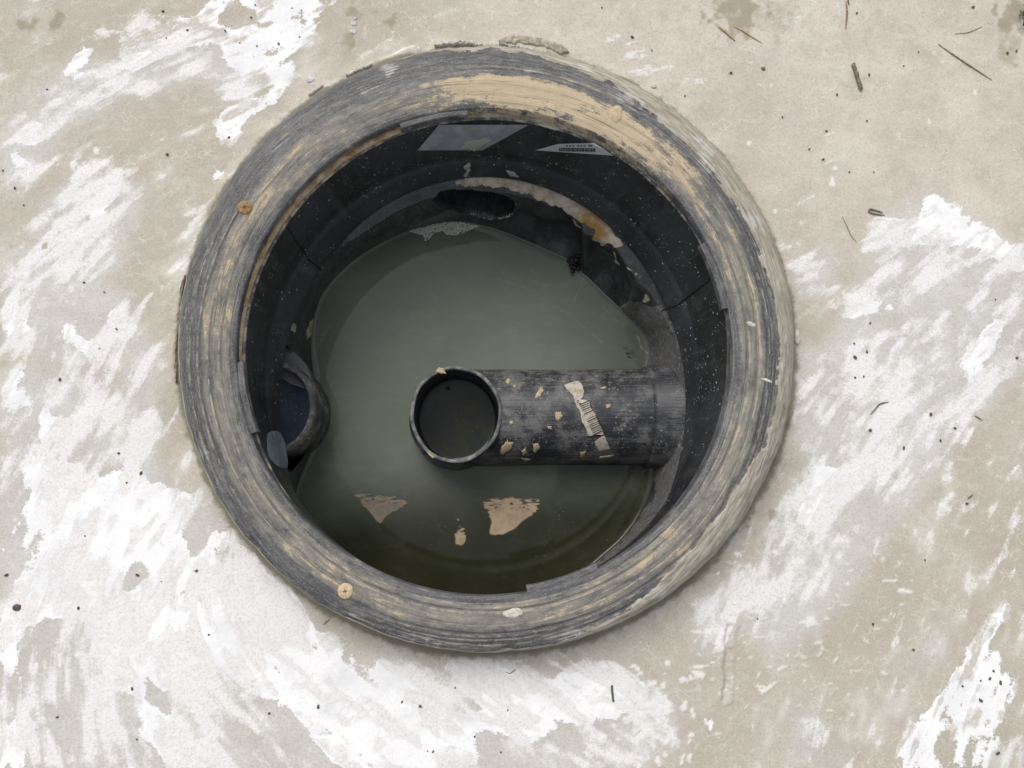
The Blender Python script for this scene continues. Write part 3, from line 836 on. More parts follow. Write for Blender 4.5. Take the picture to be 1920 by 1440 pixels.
    for x in (1062, 1068, 1074, 1083, 1089, 1095, 1104, 1108):
        q = on_tube([x, x + 3, x + 3, x], [271, 271, 273.4, 273.4], .0016) - O
        Qs.append([len(Vs) + i for i in range(4)]); Vs += q.tolist()
    me = bpy.data.meshes.new("barcode"); me.from_pydata(Vs, [], Qs)
    link("barcode", me, im, st)
    # bluish strip of tape hanging at the lower left edge
    b = Mat("clear_tape"); bmat = b.out(b.mix(b.step(b.noise(120, 4, .6), .4, .7), (.14, .17, .21), (.24, .27, .30)), .35, .5)
    ou = [(500,815),(505,809),(518,807),(527,812),(534,830),(537,850),(540,870),(536,880),(520,874),(506,862),(500,845)]
    def hang(u, v, off):
        p = on_tube(u, v, off); return p
    o = splat("clear_tape", ou, hang, bmat, root, .0018, O, .015)
    o["label"] = "bluish clear tape scrap stuck on the lower edge"
riser_tube()

# packed sand in the gap between collar and tube
def sand_fill():
    th = np.linspace(0, 2 * math.pi, 900, endpoint=False)
    cx, cy, r, _ry = tube_at(Z_RIM)
    rows = []
    for t in np.linspace(0, 1, 14):
        inner = np.stack([cx + (r + .0035) * np.cos(th), cy + (r + .0035) * np.sin(th)], -1)
        outer = np.stack([RC[0] + (R_IN + .05) * np.cos(th), RC[1] + (R_IN + .05) * np.sin(th)], -1)
        p = inner * (1 - t ** 1.6) + outer * t ** 1.6
        n = fbm(p[:, 0] * 90, p[:, 1] * 90, 140, 4)
        z = Z_RIM - .003 + .007 * smooth(np.array(t), 0, .12) + .009 * (n - .5) * smooth(np.array(t), 0, .15) - .012 * smooth(np.array(t), .6, 1)
        rows.append(np.concatenate([p, z[:, None]], 1))
    rust = np.repeat(smooth(np.cos(th - math.radians(142)), .55, .9)[None], 14, 0)
    M = Mat("packed_sand")
    n = M.noise(70, 7, .68); f = M.noise(500, 4, .65)
    col = M.mix(M.step(n, .36, .64), M.mix(M.attr('rust'), (.20, .17, .125), (.33, .21, .095)), M.mix(M.attr('rust'), (.42, .37, .29), (.50, .40, .27)))
    col = M.mix(M.mul(M.step(f, .5, .7), .5), col, (.12, .08, .04))
    M.bump(f, .8, .002)
    o = grid_obj("packed_sand", np.stack(rows), M.out(col, .95, .1), wrap=True, attrs=dict(rust=rust))
    tag(o, "rust tinted sand packed in the gap between the collar and the inner tube", "sand strip")
sand_fill()
#@NECK
# ------------------------------------------------------------------ the tank's neck down to the water
WL = [(1213,691),(1219,665),(1213,633),(1189,606),(1160,580),(1134,558),(1112,536),(1094,518),(1080,502),(1066,491),(1023,473),(975,451),(936,435),(896,423),(868,417),(841,416),(793,425),(754,437),(710,459),(671,483),(631,518),(603,554),(587,602),(584,641),(587,681),(597,736),(603,776),(595,823),(580,859),(560,906),(548,950),(560,1010),(600,1070),(680,1125),(800,1150),(900,1152),(1000,1130),(1060,1100),(1107,1064),(1132,1042),(1165,1013),(1191,980),(1209,947),(1220,915),(1225,890),(1225,871),(1224,780)]
CW = P(900, 760, Z_WATER)
wl = P([p[0] for p in WL], [p[1] for p in WL], Z_WATER)
wa = np.arctan2(wl[:, 1] - CW[1], wl[:, 0] - CW[0]); wr = np.hypot(wl[:, 0] - CW[0], wl[:, 1] - CW[1])
od = np.argsort(wa); wa = wa[od]; wr = wr[od]
NT = 1080
TH = np.linspace(-math.pi, math.pi, NT, endpoint=False)
WR = np.interp(TH, np.concatenate([[wa[-1] - 2 * math.pi], wa, [wa[0] + 2 * math.pi]]), np.concatenate([[wr[-1]], wr, [wr[0]]]))
WR = np.mean([np.roll(WR, s) for s in range(-4, 5)], 0)
cxe, cye, rxe, rye = tube_at(Z_EDGE)
rxe += .0035; rye += .0035
# top curve: the tube's lower edge, seen along the same directions
dx, dy = np.cos(TH), np.sin(TH)
bx, by = (CW[0] - cxe) / rxe, (CW[1] - cye) / rye
_a = (dx / rxe) ** 2 + (dy / rye) ** 2; _b = dx / rxe * bx + dy / rye * by; _c = bx ** 2 + by ** 2 - 1
TR = (-_b + np.sqrt(_b ** 2 - _a * _c)) / _a

def tank_neck():
    root = thing("tank_neck", "dusty black moulded tank wall curving down to the water, oval recess at its far side", "tank neck", (CW[0], CW[1], 0))
    O = np.array([CW[0], CW[1], 0])
    zt = Z_EDGE - .0045
    ts = np.concatenate([np.linspace(0, 1, 90), np.linspace(1.08, 2.2, 14)])
    deg = np.degrees(TH)
    rows = []
    for t in ts:
        if t <= 1:
            e = t
            r = TR * (1 - e) + WR * e
            z = zt + (Z_WATER - zt) * t
            # a moulded ledge on the far side, a belly below it
            far = smooth(np.cos(np.radians(deg - 80)), .35, .8)
            r = r - far * .014 * smooth(np.array(t), .0, .10) * (1 - smooth(np.array(t), .10, .9))
            r = r + far * .012 * np.sin(math.pi * np.clip((t - .15) / .85, 0, 1)) * np.cos(np.radians((deg - 62) * 3.2)) 
            # upright creases on the upper right and upper left
            for c0, wd, am in ((34, 2.2, -.010), (45, 5, .013), (56, 2.2, -.015), (65, 4, .010), (139, 2.0, -.004), (128, 5, .004), (160, 6, -.004)):
                r = r + am * np.exp(-((deg - c0 + 6 * (t - .5)) / wd) ** 2) * math.sin(math.pi * min(1, t)) 
            z = np.full_like(r, z) - far * .003 * math.sin(math.pi * min(1, t * 6)) * (t < .17)
        else:
            r = WR + (t - 1) * .02; z = np.full_like(r, Z_WATER - (t - 1) * .12)
        r = r + .016 * (fbm(deg / 11.0 + t * .8, np.full_like(deg, t * 2.2), 155, 2) - .5) * smooth(np.cos(np.radians(deg - 50)), .86, .97) * math.sin(math.pi * min(1, t))
        nz = fbm(np.cos(TH) * 9 + 50, np.sin(TH) * 9 + 50 + t * 4, 150, 3) - .5
        r = r + nz * .004 * math.sin(math.pi * min(1, max(t, 0)))
        rows.append(np.stack([CW[0] + r * dx, CW[1] + r * dy, z], -1))
    G = np.stack(rows)
    # where the inlet pipe stands the wall steps back behind it
    u, v = proj(G)
    dep = np.zeros(u.shape); dust = np.zeros(u.shape); org = np.zeros(u.shape)
    uu = u + (fbm(u / 12, v / 12, 160, 3) - .5) * 14; vv = v + (fbm(u / 12, v / 12, 163, 3) - .5) * 14
    dep[inpoly(uu, vv, [(843,352),(866,336),(950,324),(1010,333),(1075,356),(1112,380),(1145,425),(1172,468),(1150,462),(1116,432),(1082,410),(1036,384),(960,358),(905,347),(862,350)])] = 1
    for pl in ([(1120,432),(1140,440),(1150,455),(1128,462),(1112,450)], [(1150,462),(1156,480),(1160,490),(1168,500),(1158,496),(1150,478)], [(1176,500),(1190,505),(1206,522),(1192,518)], [(1208,553),(1222,560),(1216,566),(1206,562)], [(1115,520),(1122,532),(1132,530),(1124,536),(1116,530)],
               [(1072,408),(1082,412),(1092,428),(1098,436),(1090,432),(1080,420)], [(575,610),(585,600),(584,640),(578,640)], [(540,600),(556,605),(552,625),(544,620)]):
        dep[inpoly(uu, vv, pl)] = .9
    org[inpoly(uu, vv, [(1075,405),(1110,395),(1140,428),(1155,452),(1120,450),(1095,430)])] = 1
    dust[inpoly(uu, vv, [(1180,560),(1240,575),(1300,680),(1305,860),(1280,960),(1200,1060),(1090,1080),(1180,1000),(1230,920),(1215,690),(1150,590)])] = 1
    dust[inpoly(uu, vv, [(600,480),(700,420),(800,380),(840,415),(700,470),(610,540),(580,640),(560,640)])] = .35
    inside = inpoly(u, v, [(811,376),(826,364),(852,360),(885,359),(920,361),(947,367),(960,376),(964,386),(961,397),(950,405),(928,409),(905,408),(880,401),(855,394),(830,385)])
    vmask = inside.copy(); vmask[90:] = False
    rec = blur(vmask.astype(float), 2, True)
    amt = smooth(rec, .15, .95) * .055
    rad = np.stack([np.broadcast_to(dx, u.shape), np.broadcast_to(dy, u.shape), np.zeros(u.shape)], -1)
    lip = np.clip(blur(vmask.astype(float), 4, True) * 4 * (1 - rec), 0, 1) * ~vmask
    G2 = G + rad * amt[..., None] - rad * (lip * .0012)[..., None]
    dep = np.maximum(blur(dep, 1, True) * (amt < .004), lip * (amt < .004) * .55 * smooth(u * .6 + v, 900, 950))
    M = Mat("neck_plastic")
    n = M.noise(30, 5, .6); f = M.noise(220, 5, .65); mid = M.noise(70, 5, .65)
    col = M.mix(M.step(n, .35, .7), (.017, .018, .019), (.050, .053, .055))
    st = M.noise(1, 4, .6, M.polar(25, 120)); 
    ds = M.step(M.add(M.attr("dust"), M.add(M.mul(M.sub(mid, .5), 1.3), M.mul(M.sub(f, .5), .9))), .35, 1.05)
    col = M.mix(M.mul(ds, .6), col, (.165, .16, .15))
    sc = M.mul(M.step(M.noise(1, 4, .65, M.scaled(420, 130, 160, M.warp(40, .012))), .54, .66), M.add(.25, M.attr("dust")))
    col = M.mix(M.mul(sc, .55), col, (.30, .29, .265))
    col = M.mix(M.mul(M.step(M.noise(120, 6, .7, w=17), .55, .66), .7), col, (.018, .018, .02))
    s2 = M.mul(M.step(M.vor(260, 'F1', M.warp(300, .004)), .08, .2, 1, 0), M.step(M.noise(22, 3, .6, w=9), .48, .62))
    col = M.mix(M.mul(s2, .5), col, (.35, .32, .25))
    tan = M.mix(M.step(mid, .38, .62), (.34, .29, .215), (.58, .50, .385))
    tan = M.mix(M.mul(M.attr("orange"), M.step(n, .35, .6)), tan, (.34, .19, .05))
    dp = M.step(M.add(M.attr("deposit"), M.add(M.mul(M.sub(mid, .5), 1.0), M.mul(M.sub(f, .5), .8))), .46, .66)
    col = M.mix(M.mul(dp, .95), col, tan)
    M.bump(M.add(M.mul(f, .5), M.add(M.mul(dp, .5), M.mul(mid, .4))), .4, .0015)
    mat = M.out(col, M.step(M.add(dp, ds), 0, 1, .28, .85), .55)
    fk = vmask[:-1] & vmask[1:]
    fk = fk & np.roll(fk, -1, 1)
    gap = inpoly(u, v, [(500,640),(538,646),(556,668),(577,692),(596,733),(601,776),(590,822),(566,862),(548,884),(530,890),(500,880)]) & (G[..., 2] > Z_WATER + .004)
    gk = gap[:-1] & gap[1:]
    gk = gk & np.roll(gk, -1, 1)
    sel = np.where(gap.any(0))[0]
    at = dict(deposit=dep, dust=dust, orange=org)
    ch = np.degrees(TH)
    grid_obj("neck_wall", G2 - O, mat, root, wrap=True, attrs=at, keep=~fk & ~gk)
    ab = np.linspace(TH[sel.min()] - .12, TH[sel.max()] + .12, 60) if sel.max() - sel.min() < NT // 2 else np.linspace(math.pi - .62, math.pi + .5, 60)
    zz = np.array([zt, (zt + Z_WATER) / 2, -.36])
    rb = float(TR.mean()) + .075
    Gb = np.stack([np.stack([CW[0] + rb * np.cos(ab), CW[1] + rb * np.sin(ab), np.full_like(ab, z_)], -1) for z_ in zz])
    Gb = np.concatenate([np.stack([CW[0] + (rb - .08) * np.cos(ab), CW[1] + (rb - .08) * np.sin(ab), np.full_like(ab, zt + .001)], -1)[None], Gb])
    grid_obj("alcove_wall", Gb - O, mat, root)
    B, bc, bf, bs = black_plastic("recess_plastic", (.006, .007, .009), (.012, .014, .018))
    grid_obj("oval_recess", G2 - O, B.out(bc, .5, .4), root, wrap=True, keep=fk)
    # black gritty clump stuck where two moulded faces meet
    k = Mat("black_sludge"); km = k.out((.006, .005, .004), .5)
    bm = bmesh.new()
    for i in range(46):
        t = i / 45
        uu_, vv_ = 1070 + 50 * t * (i % 3 == 0) + random.uniform(-6, 8) + (10 * t), 489 - 20 * t * (i % 3 == 0) + random.uniform(-8, 6) + (22 * t if i % 3 == 1 else 0)
        p = P(uu_, vv_, Z_WATER + .008 + .012 * (i % 3 == 0)) - O
        bmesh.ops.create_icosphere(bm, subdivisions=2, radius=random.uniform(.0015, .0042), matrix=Matrix.Translation(p))
    bm_obj("sludge_clump", bm, km, root)
tank_neck()

# ------------------------------------------------------------------ water
DARK_REFLECT_POLY = [(560,930),(700,985),(830,1010),(930,985),(990,940),(1030,885),(1045,860),(1130,860),(1260,860),(1260,1000),(1160,1100),(900,1160),(640,1120)]
def water():
    fr = np.concatenate([np.linspace(0, .9, 150), 1 - np.geomspace(.097, .0015, 40), [1.0, 1.012]])
    FR, A = np.meshgrid(fr, TH, indexing='ij')
    R = WR[None] * FR
    X = CW[0] + R * np.cos(A); Y = CW[1] + R * np.sin(A)
    edge = (1 - FR) * WR[None]
    Z = Z_WATER + .0034 * np.exp(-np.clip(edge, 0, 9) / .0022)
    u, v = proj(np.stack([X, Y, Z], -1))
    dark_reflection = smooth(v + (u - 900) * .12 + 40 * (fbm(u / 110, v / 110, 170, 3) - .5), 780, 1020)  # dark reflection of the person above, put in as darker water colour
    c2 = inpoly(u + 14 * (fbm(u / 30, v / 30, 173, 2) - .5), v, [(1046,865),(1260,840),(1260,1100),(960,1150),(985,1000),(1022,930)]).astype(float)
    dark_reflection = np.maximum(dark_reflection, .8 * blur(blur(c2, 5, True), 5, True))
    dark_reflection = np.maximum(dark_reflection, .45 * smooth(u + 0.2 * v, 1090, 1330) * (v < 860))
    dark_reflection = np.maximum(dark_reflection, .55 * smooth(560 - v + 0.15 * np.abs(u - 800), 0, 190))
    dark_reflection = np.maximum(dark_reflection, .4 * smooth(690 - u, 0, 130))
    film = np.zeros(u.shape)
    M = Mat("murky_water")
    cl = M.attr("dark_reflection")
    n = M.noise(6, 4, .55, dist=.5); n2 = M.noise(25, 4, .6, M.scaled(1, 2.5, 1))
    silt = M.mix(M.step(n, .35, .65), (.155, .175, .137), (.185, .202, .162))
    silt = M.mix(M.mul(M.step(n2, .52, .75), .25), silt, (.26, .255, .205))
    dark = M.mix(M.step(n, .35, .65), (.020, .023, .011), (.032, .032, .018))  # water colour where the dark reflection is painted in
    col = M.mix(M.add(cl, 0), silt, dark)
    # mottled film, floating specks and drawn-in pale lines
    sp = M.mul(M.step(M.vor(130, 'F1', M.warp(200, .003)), .04, .09, 1, 0), M.step(M.noise(14, 3, .6, w=6), .50, .6))
    fl_ = M.step(M.noise(1, 7, .7, M.scaled(22, 34, 1, M.warp(9, .05))), .50, .72)
    col = M.mix(M.mul(fl_, M.step(cl, 0, 1, .16, .04)), col, (.30, .29, .225))
    col = M.mix(M.mul(sp, .6), col, (.34, .33, .29))
    sc = M.mul(M.step(M.attr("pale_lines"), .2, .8), .6)
    col = M.mix(M.mul(sc, M.step(M.noise(200, 4, .6), .35, .65)), col, (.30, .29, .23))
    M.bump(M.noise(12, 2, .5), .04, .002)
    mat = M.out(col, .045, .5, IOR=1.33)
    pale_lines = np.zeros(u.shape)
    def line(pts, w, k):
        nonlocal pale_lines
        uw = u + (fbm(u / 20, v / 20, 176, 2) - .5) * 8; vw = v + (fbm(u / 20, v / 20, 178, 2) - .5) * 8
        for (a, b), (c, d) in zip(pts[:-1], pts[1:]):
            t = np.clip(((uw - a) * (c - a) + (vw - b) * (d - b)) / ((c - a) ** 2 + (d - b) ** 2), 0, 1)
            pale_lines = np.maximum(pale_lines, k * np.exp(-(np.hypot(uw - a - t * (c - a), vw - b - t * (d - b)) / w) ** 2))
    line([(880,515),(940,524),(990,542),(1040,572),(1085,605),(1130,640)], 3.5, .45)  # pale arc drawn into the water's colour
    line([(1000,500),(1030,530),(1060,562)], 2.5, .3)
    line([(622,526),(655,528)], 2, .8); line([(675,532),(690,522)], 2, .7)
    line([(602,640),(620,608)], 2.5, .6); line([(590,655),(612,625),(620,615)], 2, .5)
    line([(1095,520),(1085,545),(1076,565)], 3.5, .5); line([(1130,575),(1145,590),(1155,600)], 2, .7)
    line([(1195,630),(1205,650),(1215,660)], 2.5, .9); line([(1180,975),(1150,1000),(1120,1010)], 4, .25)
    line([(605,785),(618,782),(622,790)], 2, .8); line([(1200,890),(1215,880)], 3, .5); line([(755,1090),(890,1085)], 2, .3)
    o = grid_obj("water", np.stack([X, Y, Z], -1), mat, wrap=True, attrs=dict(dark_reflection=dark_reflection, pale_lines=pale_lines))
    tag(o, "still murky grey green water filling the tank under the opening", "water", kind="structure")
water()
#@PIPES
# ------------------------------------------------------------------ outlet tee: level pipe and upright branch
def pipe_plastic(name, dusty=1.0):
    M = Mat(name)
    n = M.noise(28, 5, .6); f = M.noise(320, 5, .65); mid = M.noise(90, 5, .65)
    ax = M.noise(1, 4, .65, M.scaled(10, 420, 120))
    col = M.mix(M.step(M.add(n, M.mul(M.sub(ax, .5), .8)), .38, .66), (.026, .028, .033), (.105, .108, .116))
    ds = M.step(M.add(n, M.add(M.mul(M.sub(f, .5), .9), M.mul(M.sub(mid, .5), .6))), .46, .72)
    col = M.mix(M.mul(ds, .62 * dusty), col, (.20, .19, .165))
    col = M.mix(M.mul(M.step(ax, .60, .68), .8), col, (.012, .013, .017))
    sk = M.mul(M.step(M.vor(190, 'F1', M.warp(240, .006)), .14, .30, 1, 0), M.step(M.noise(30, 4, .65, w=3), .45, .58))
    col = M.mix(M.mul(sk, .7), col, (.34, .30, .22))
    M.bump(M.add(M.mul(f, .5), M.add(M.mul(ax, .5), M.mul(sk, .6))), .4, .0012)
    return M.out(col, M.step(M.add(ds, sk), 0, 1, .45, .85), .45)

ZR = -0.122                                   # rim of the upright branch
ZA = -0.196                                   # axis of the level pipe
def outlet_tee():
    rc = P(855, 776, ZR); s = scale_at(855, 776, ZR)
    RX, RY = 87 * s, 91.5 * s
    IX, IY = 79.5 * s, 84.5 * s
    a0 = P(857, 783, ZA); a1 = P(1226, 781, ZA)
    PR = 88.5 * scale_at(1080, 782, ZA)
    root = thing("outlet_pipe", "dusty black plastic tee pipe with a torn label, lying across the water", "outlet pipe", (rc[0], rc[1], 0))
    O = np.array([rc[0], rc[1], 0])
    mat = pipe_plastic("pipe_plastic")
    th = np.linspace(0, 2 * math.pi, 200, endpoint=False)
    # upright branch: outside, rounded rim, inside
    rw = .0006 * np.sin(3 * th + 1) + .0004 * np.sin(8 * th)
    def ell(ax, ay, z, cx=0, cy=0):
        return np.stack([cx + (ax + rw) * np.cos(th), cy + (ay + rw) * np.sin(th), np.zeros_like(th) + z], -1)
    rows = [ell(RX + .004, RY + .004, -.36, 0, -.003), ell(RX + .004, RY + .004, ZR - .055, -.001, -.003), ell(RX + .0035, RY + .0035, ZR - .046, -.001, -.003), ell(RX - .0005, RY - .0005, ZR - .042, 0, 0)]
    rows += [ell(RX - .0005, RY - .0005, z) for z in np.linspace(ZR - .038, ZR - .004, 8)]
    branch = grid_obj("upright_branch", np.stack(rows), mat, root, wrap=True)
    rim = Mat("pipe_rim")
    rn = rim.step(rim.noise(70, 5, .65), .4, .65)
    rmat = rim.out(rim.mix(rn, (.075, .08, .085), (.24, .235, .215)), .6, .4)
    rim.bump(rim.noise(250, 4, .6), .4, .001)
    tilt = .003 * np.sin(th) + .0005 * np.sin(5 * th)
    rr = [ell(RX - .0005, RY - .0005, ZR - .005), ell(RX, RY, ZR - .002 + tilt * .5), ell(RX - .0008, RY - .0008, ZR + tilt), ell(IX + .0010, IY + .0010, ZR + .0002 + tilt), ell(IX, IY, ZR - .0012 + tilt), ell(IX, IY, ZR - .004)]
    grid_obj("rim", np.stack(rr), rmat, branch, wrap=True)
    inn = Mat("pipe_inside")
    icol = inn.mix(inn.step(inn.noise(120, 4, .6), .4, .7), (.018, .018, .024), (.05, .05, .058))
    imat = inn.out(icol, .45, .5)
    rr = [ell(IX, IY, z) for z in np.linspace(ZR - .004, -.36, 20)]
    grid_obj("bore", np.stack(rr), imat, branch, wrap=True)
    # level pipe, cut to fit against the branch
    ps = np.linspace(0, 2 * math.pi, 180, endpoint=False)
    dirv = (a1 - a0) / np.linalg.norm(a1 - a0); side = np.array([-dirv[1], dirv[0], 0])
    L = np.linalg.norm(a1 - a0)
    yo = PR * np.cos(ps)
    q = np.clip(1 - (yo / (RY + .002)) ** 2, 0, 1)
    x0 = (RX - .001) * np.sqrt(q)
    rows = []
    for t in np.linspace(0, 1, 160):
        x = x0 * (1 - t) + L * t
        sg = PR * (1 + .006 * np.sin(t * 9))
        rows.append(a0[None] + dirv[None] * x[:, None] + side[None] * (sg * np.cos(ps))[:, None] + np.array([0, 0, 1.0])[None] * (sg * np.sin(ps))[:, None])
    G = np.stack(rows)
    lv = grid_obj("level_pipe", G - O, mat, root, wrap=True)
    # joint ring and socket where it enters the wall
    def on_pipe(u, v, off=.0007):
        u = np.asarray(u, float); v = np.asarray(v, float)
        d = rays(u, v)
        w = np.stack([np.zeros(2), np.zeros(2)])
        c = CPOS - a0
        dp = d - (d @ dirv)[..., None] * dirv; cp = c - (c @ dirv) * dirv
        A = (dp ** 2).sum(-1); B = 2 * (dp @ cp); Cc = (cp ** 2).sum() - (PR + off) ** 2
        disc = np.clip(B ** 2 - 4 * A * Cc, 0, None)
        t = (-B - np.sqrt(disc)) / (2 * A)
        return CPOS + d * t[..., None]
    rows = []
    for x, r in ((L - .016, PR + .0002), (L - .0155, PR + .0035), (L - .010, PR + .0055), (L + .004, PR + .008), (L + .03, PR + .016), (L + .06, PR + .02)):
        rows.append(a0[None] + dirv[None] * x + side[None] * (r * np.cos(ps))[:, None] + np.array([0, 0, 1.0])[None] * (r * np.sin(ps))[:, None])
    sock = grid_obj("wall_socket", np.stack(rows) - O, pipe_plastic("socket_plastic", .55), root, wrap=True)
    # mud splashes
    for pts in ([(1003,742),(1012,728),(1018,722),(1020,732),(1012,744),(1004,748)], [(1040,773),(1052,771),(1055,782),(1046,790),(1041,784)], [(938,840),(950,828),(962,830),(958,842),(946,852),(938,850)],
                [(978,845),(986,838),(987,850),(980,856)], [(999,834),(1008,831),(1012,840),(1004,850),(1000,848)], [(975,858),(990,860),(998,862),(985,866)], [(955,792),(961,788),(963,795),(957,799)], [(1026,800),(1034,799),(1036,806),(1028,804)],
                [(947,715),(953,708),(958,712),(952,722)], [(962,722),(967,721),(968,727),(963,727)], [(1088,848),(1098,846),(1096,856),(1089,858)], [(1125,856),(1150,853),(1148,858),(1125,860)], [(1136,758),(1146,757),(1144,764),(1138,766)], [(1126,726),(1136,724),(1138,728),(1128,730)]):
        splat("mud_spot", pts, on_pipe, MAT_MUD, lv, .0012, O)
    def on_rim(u, v, off): return P(u, v, ZR + .0022 + off)
    splat("mud_spot", [(816,698),(822,690),(830,688),(834,695),(837,700),(828,702),(822,699)], on_rim, MAT_MUD, branch, .0016, O)
    splat("mud_spot", [(800,845),(806,850),(815,856),(812,860),(803,852)], on_rim, MAT_MUD, branch, .0006, O)
    # torn printed label
    paper = Mat("torn_paper")
    pn = paper.noise(130, 4, .6)
    pmat = paper.out(paper.mix(paper.step(pn, .4, .65), (.50, .46, .40), (.36, .30, .215)), .85)
    paper.bump(pn, .5, .001)
    labl = []
    def strip(poly, off):
        poly = np.array(poly, float)
        me = bpy.data.meshes.new("p")
        # fine fan so the paper bends with the pipe
        n = 48; tt = np.linspace(0, len(poly), n, endpoint=False)
        pu = np.interp(tt, range(len(poly) + 1), np.append(poly[:, 0], poly[0, 0])) + rng.normal(0, .35, n)
        pv = np.interp(tt, range(len(poly) + 1), np.append(poly[:, 1], poly[0, 1])) + rng.normal(0, .35, n)
        cu, cv = poly.mean(0)
        fr = np.linspace(1, .1, 8)
        return np.stack([on_pipe(cu + (pu - cu) * q_, cv + (pv - cv) * q_, off) for q_ in fr])
    Vs = np.zeros((0, 3)); Qs = []
    for poly in ([(1058,722),(1070,717),(1084,713),(1092,722),(1095,735),(1092,746),(1080,750),(1074,741),(1066,733)],
                 [(1076,744),(1090,749),(1105,752),(1108,766),(1118,780),(1122,792),(1130,806),(1132,816),(1115,815),(1103,818),(1098,802),(1090,788),(1088,772),(1080,760)],
                 [(1115,828),(1122,822),(1133,816),(1144,842),(1133,844),(1124,846),(1117,836)]):
        g = strip(poly, .0010) - O
        base = len(Vs)
        Vs = np.concatenate([Vs, g.reshape(-1, 3)])
        Qs += [[base + int(k) for k in q_] for q_ in grid_faces(8, 48, True)]
        Qs.append([base + 7 * 48 + i for i in range(48)])
    me = bpy.data.meshes.new("torn_label"); me.from_pydata(Vs.tolist(), [], Qs)
    for p_ in me.polygons: p_.use_smooth = True
    lab = link("torn_label", me, pmat, lv)
    Vs = []; Qs = []
    for i in range(17):                          # barcode bars along the strip
        t = i / 16
        cu, cv = 1096 + 26 * t, 754 + 56 * t
        wd = random.choice([.7, 1.1, 1.6])
        hu, hv = 9.5, -4.2
        qd = np.array([(cu - hu, cv - hv), (cu + hu, cv + hv), (cu + hu + .4 * wd, cv + hv + wd), (cu - hu + .4 * wd, cv - hv + wd)])
        if i in (6, 7): continue
        qq = on_pipe(qd[:, 0], qd[:, 1], .0016) - O
        Qs.append([len(Vs) + k for k in range(4)]); Vs += qq.tolist()
    def seg(a, b, w=.9):
        a = np.array(a, float); b = np.array(b, float); d = (b - a) / (np.linalg.norm(b - a) + 1e-9); nn = np.array([-d[1], d[0]]) * w / 2
        qd = np.array([a - nn, b - nn, b + nn, a + nn]); qq = on_pipe(qd[:, 0], qd[:, 1], .0016) - O
        Qs.append([len(Vs) + k for k in range(4)]); Vs.extend(qq.tolist())
    for (ox, oy) in ((1081, 752), (1085, 757)):  # two capital N
        seg((ox, oy), (ox + 4, oy - 2)); seg((ox + 4, oy - 2), (ox + 1.5, oy + 3)); seg((ox + 1.5, oy + 3), (ox + 5.5, oy + 1))
    me = bpy.data.meshes.new("print"); me.from_pydata(Vs, [], Qs)
    link("print", me, MAT_INK, lab)
    # water standing in the branch
    fr = np.concatenate([np.linspace(0, .9, 40), 1 - np.geomspace(.096, .004, 24), [1.0]])
    FR, A = np.meshgrid(fr, th, indexing='ij')
    X = FR * IX * np.cos(A); Y = FR * IY * np.sin(A)
    Z = Z_WATER + .002 + .004 * np.exp(-(1 - FR) * IX / .0024)
    w = Mat("pipe_water")
    wc = w.mix(w.step(w.noise(40, 4, .6), .45, .7), (.022, .026, .022), (.035, .034, .016))
    spk = w.mul(w.step(w.vor(260, 'F1', w.warp(200, .004)), .07, .14, 1, 0), w.step(w.noise(40, 2, .5, w=6), .5, .62))
    wc = w.mix(w.mul(spk, .7), wc, (.32, .31, .27))
    wo = grid_obj("water_surface", np.stack([X, Y, Z], -1) + O, w.out(wc, .04, .5, IOR=1.33), wrap=True)
    tag(wo, "dark clear water standing inside the round upright pipe", "pipe water", kind="structure")
outlet_tee()

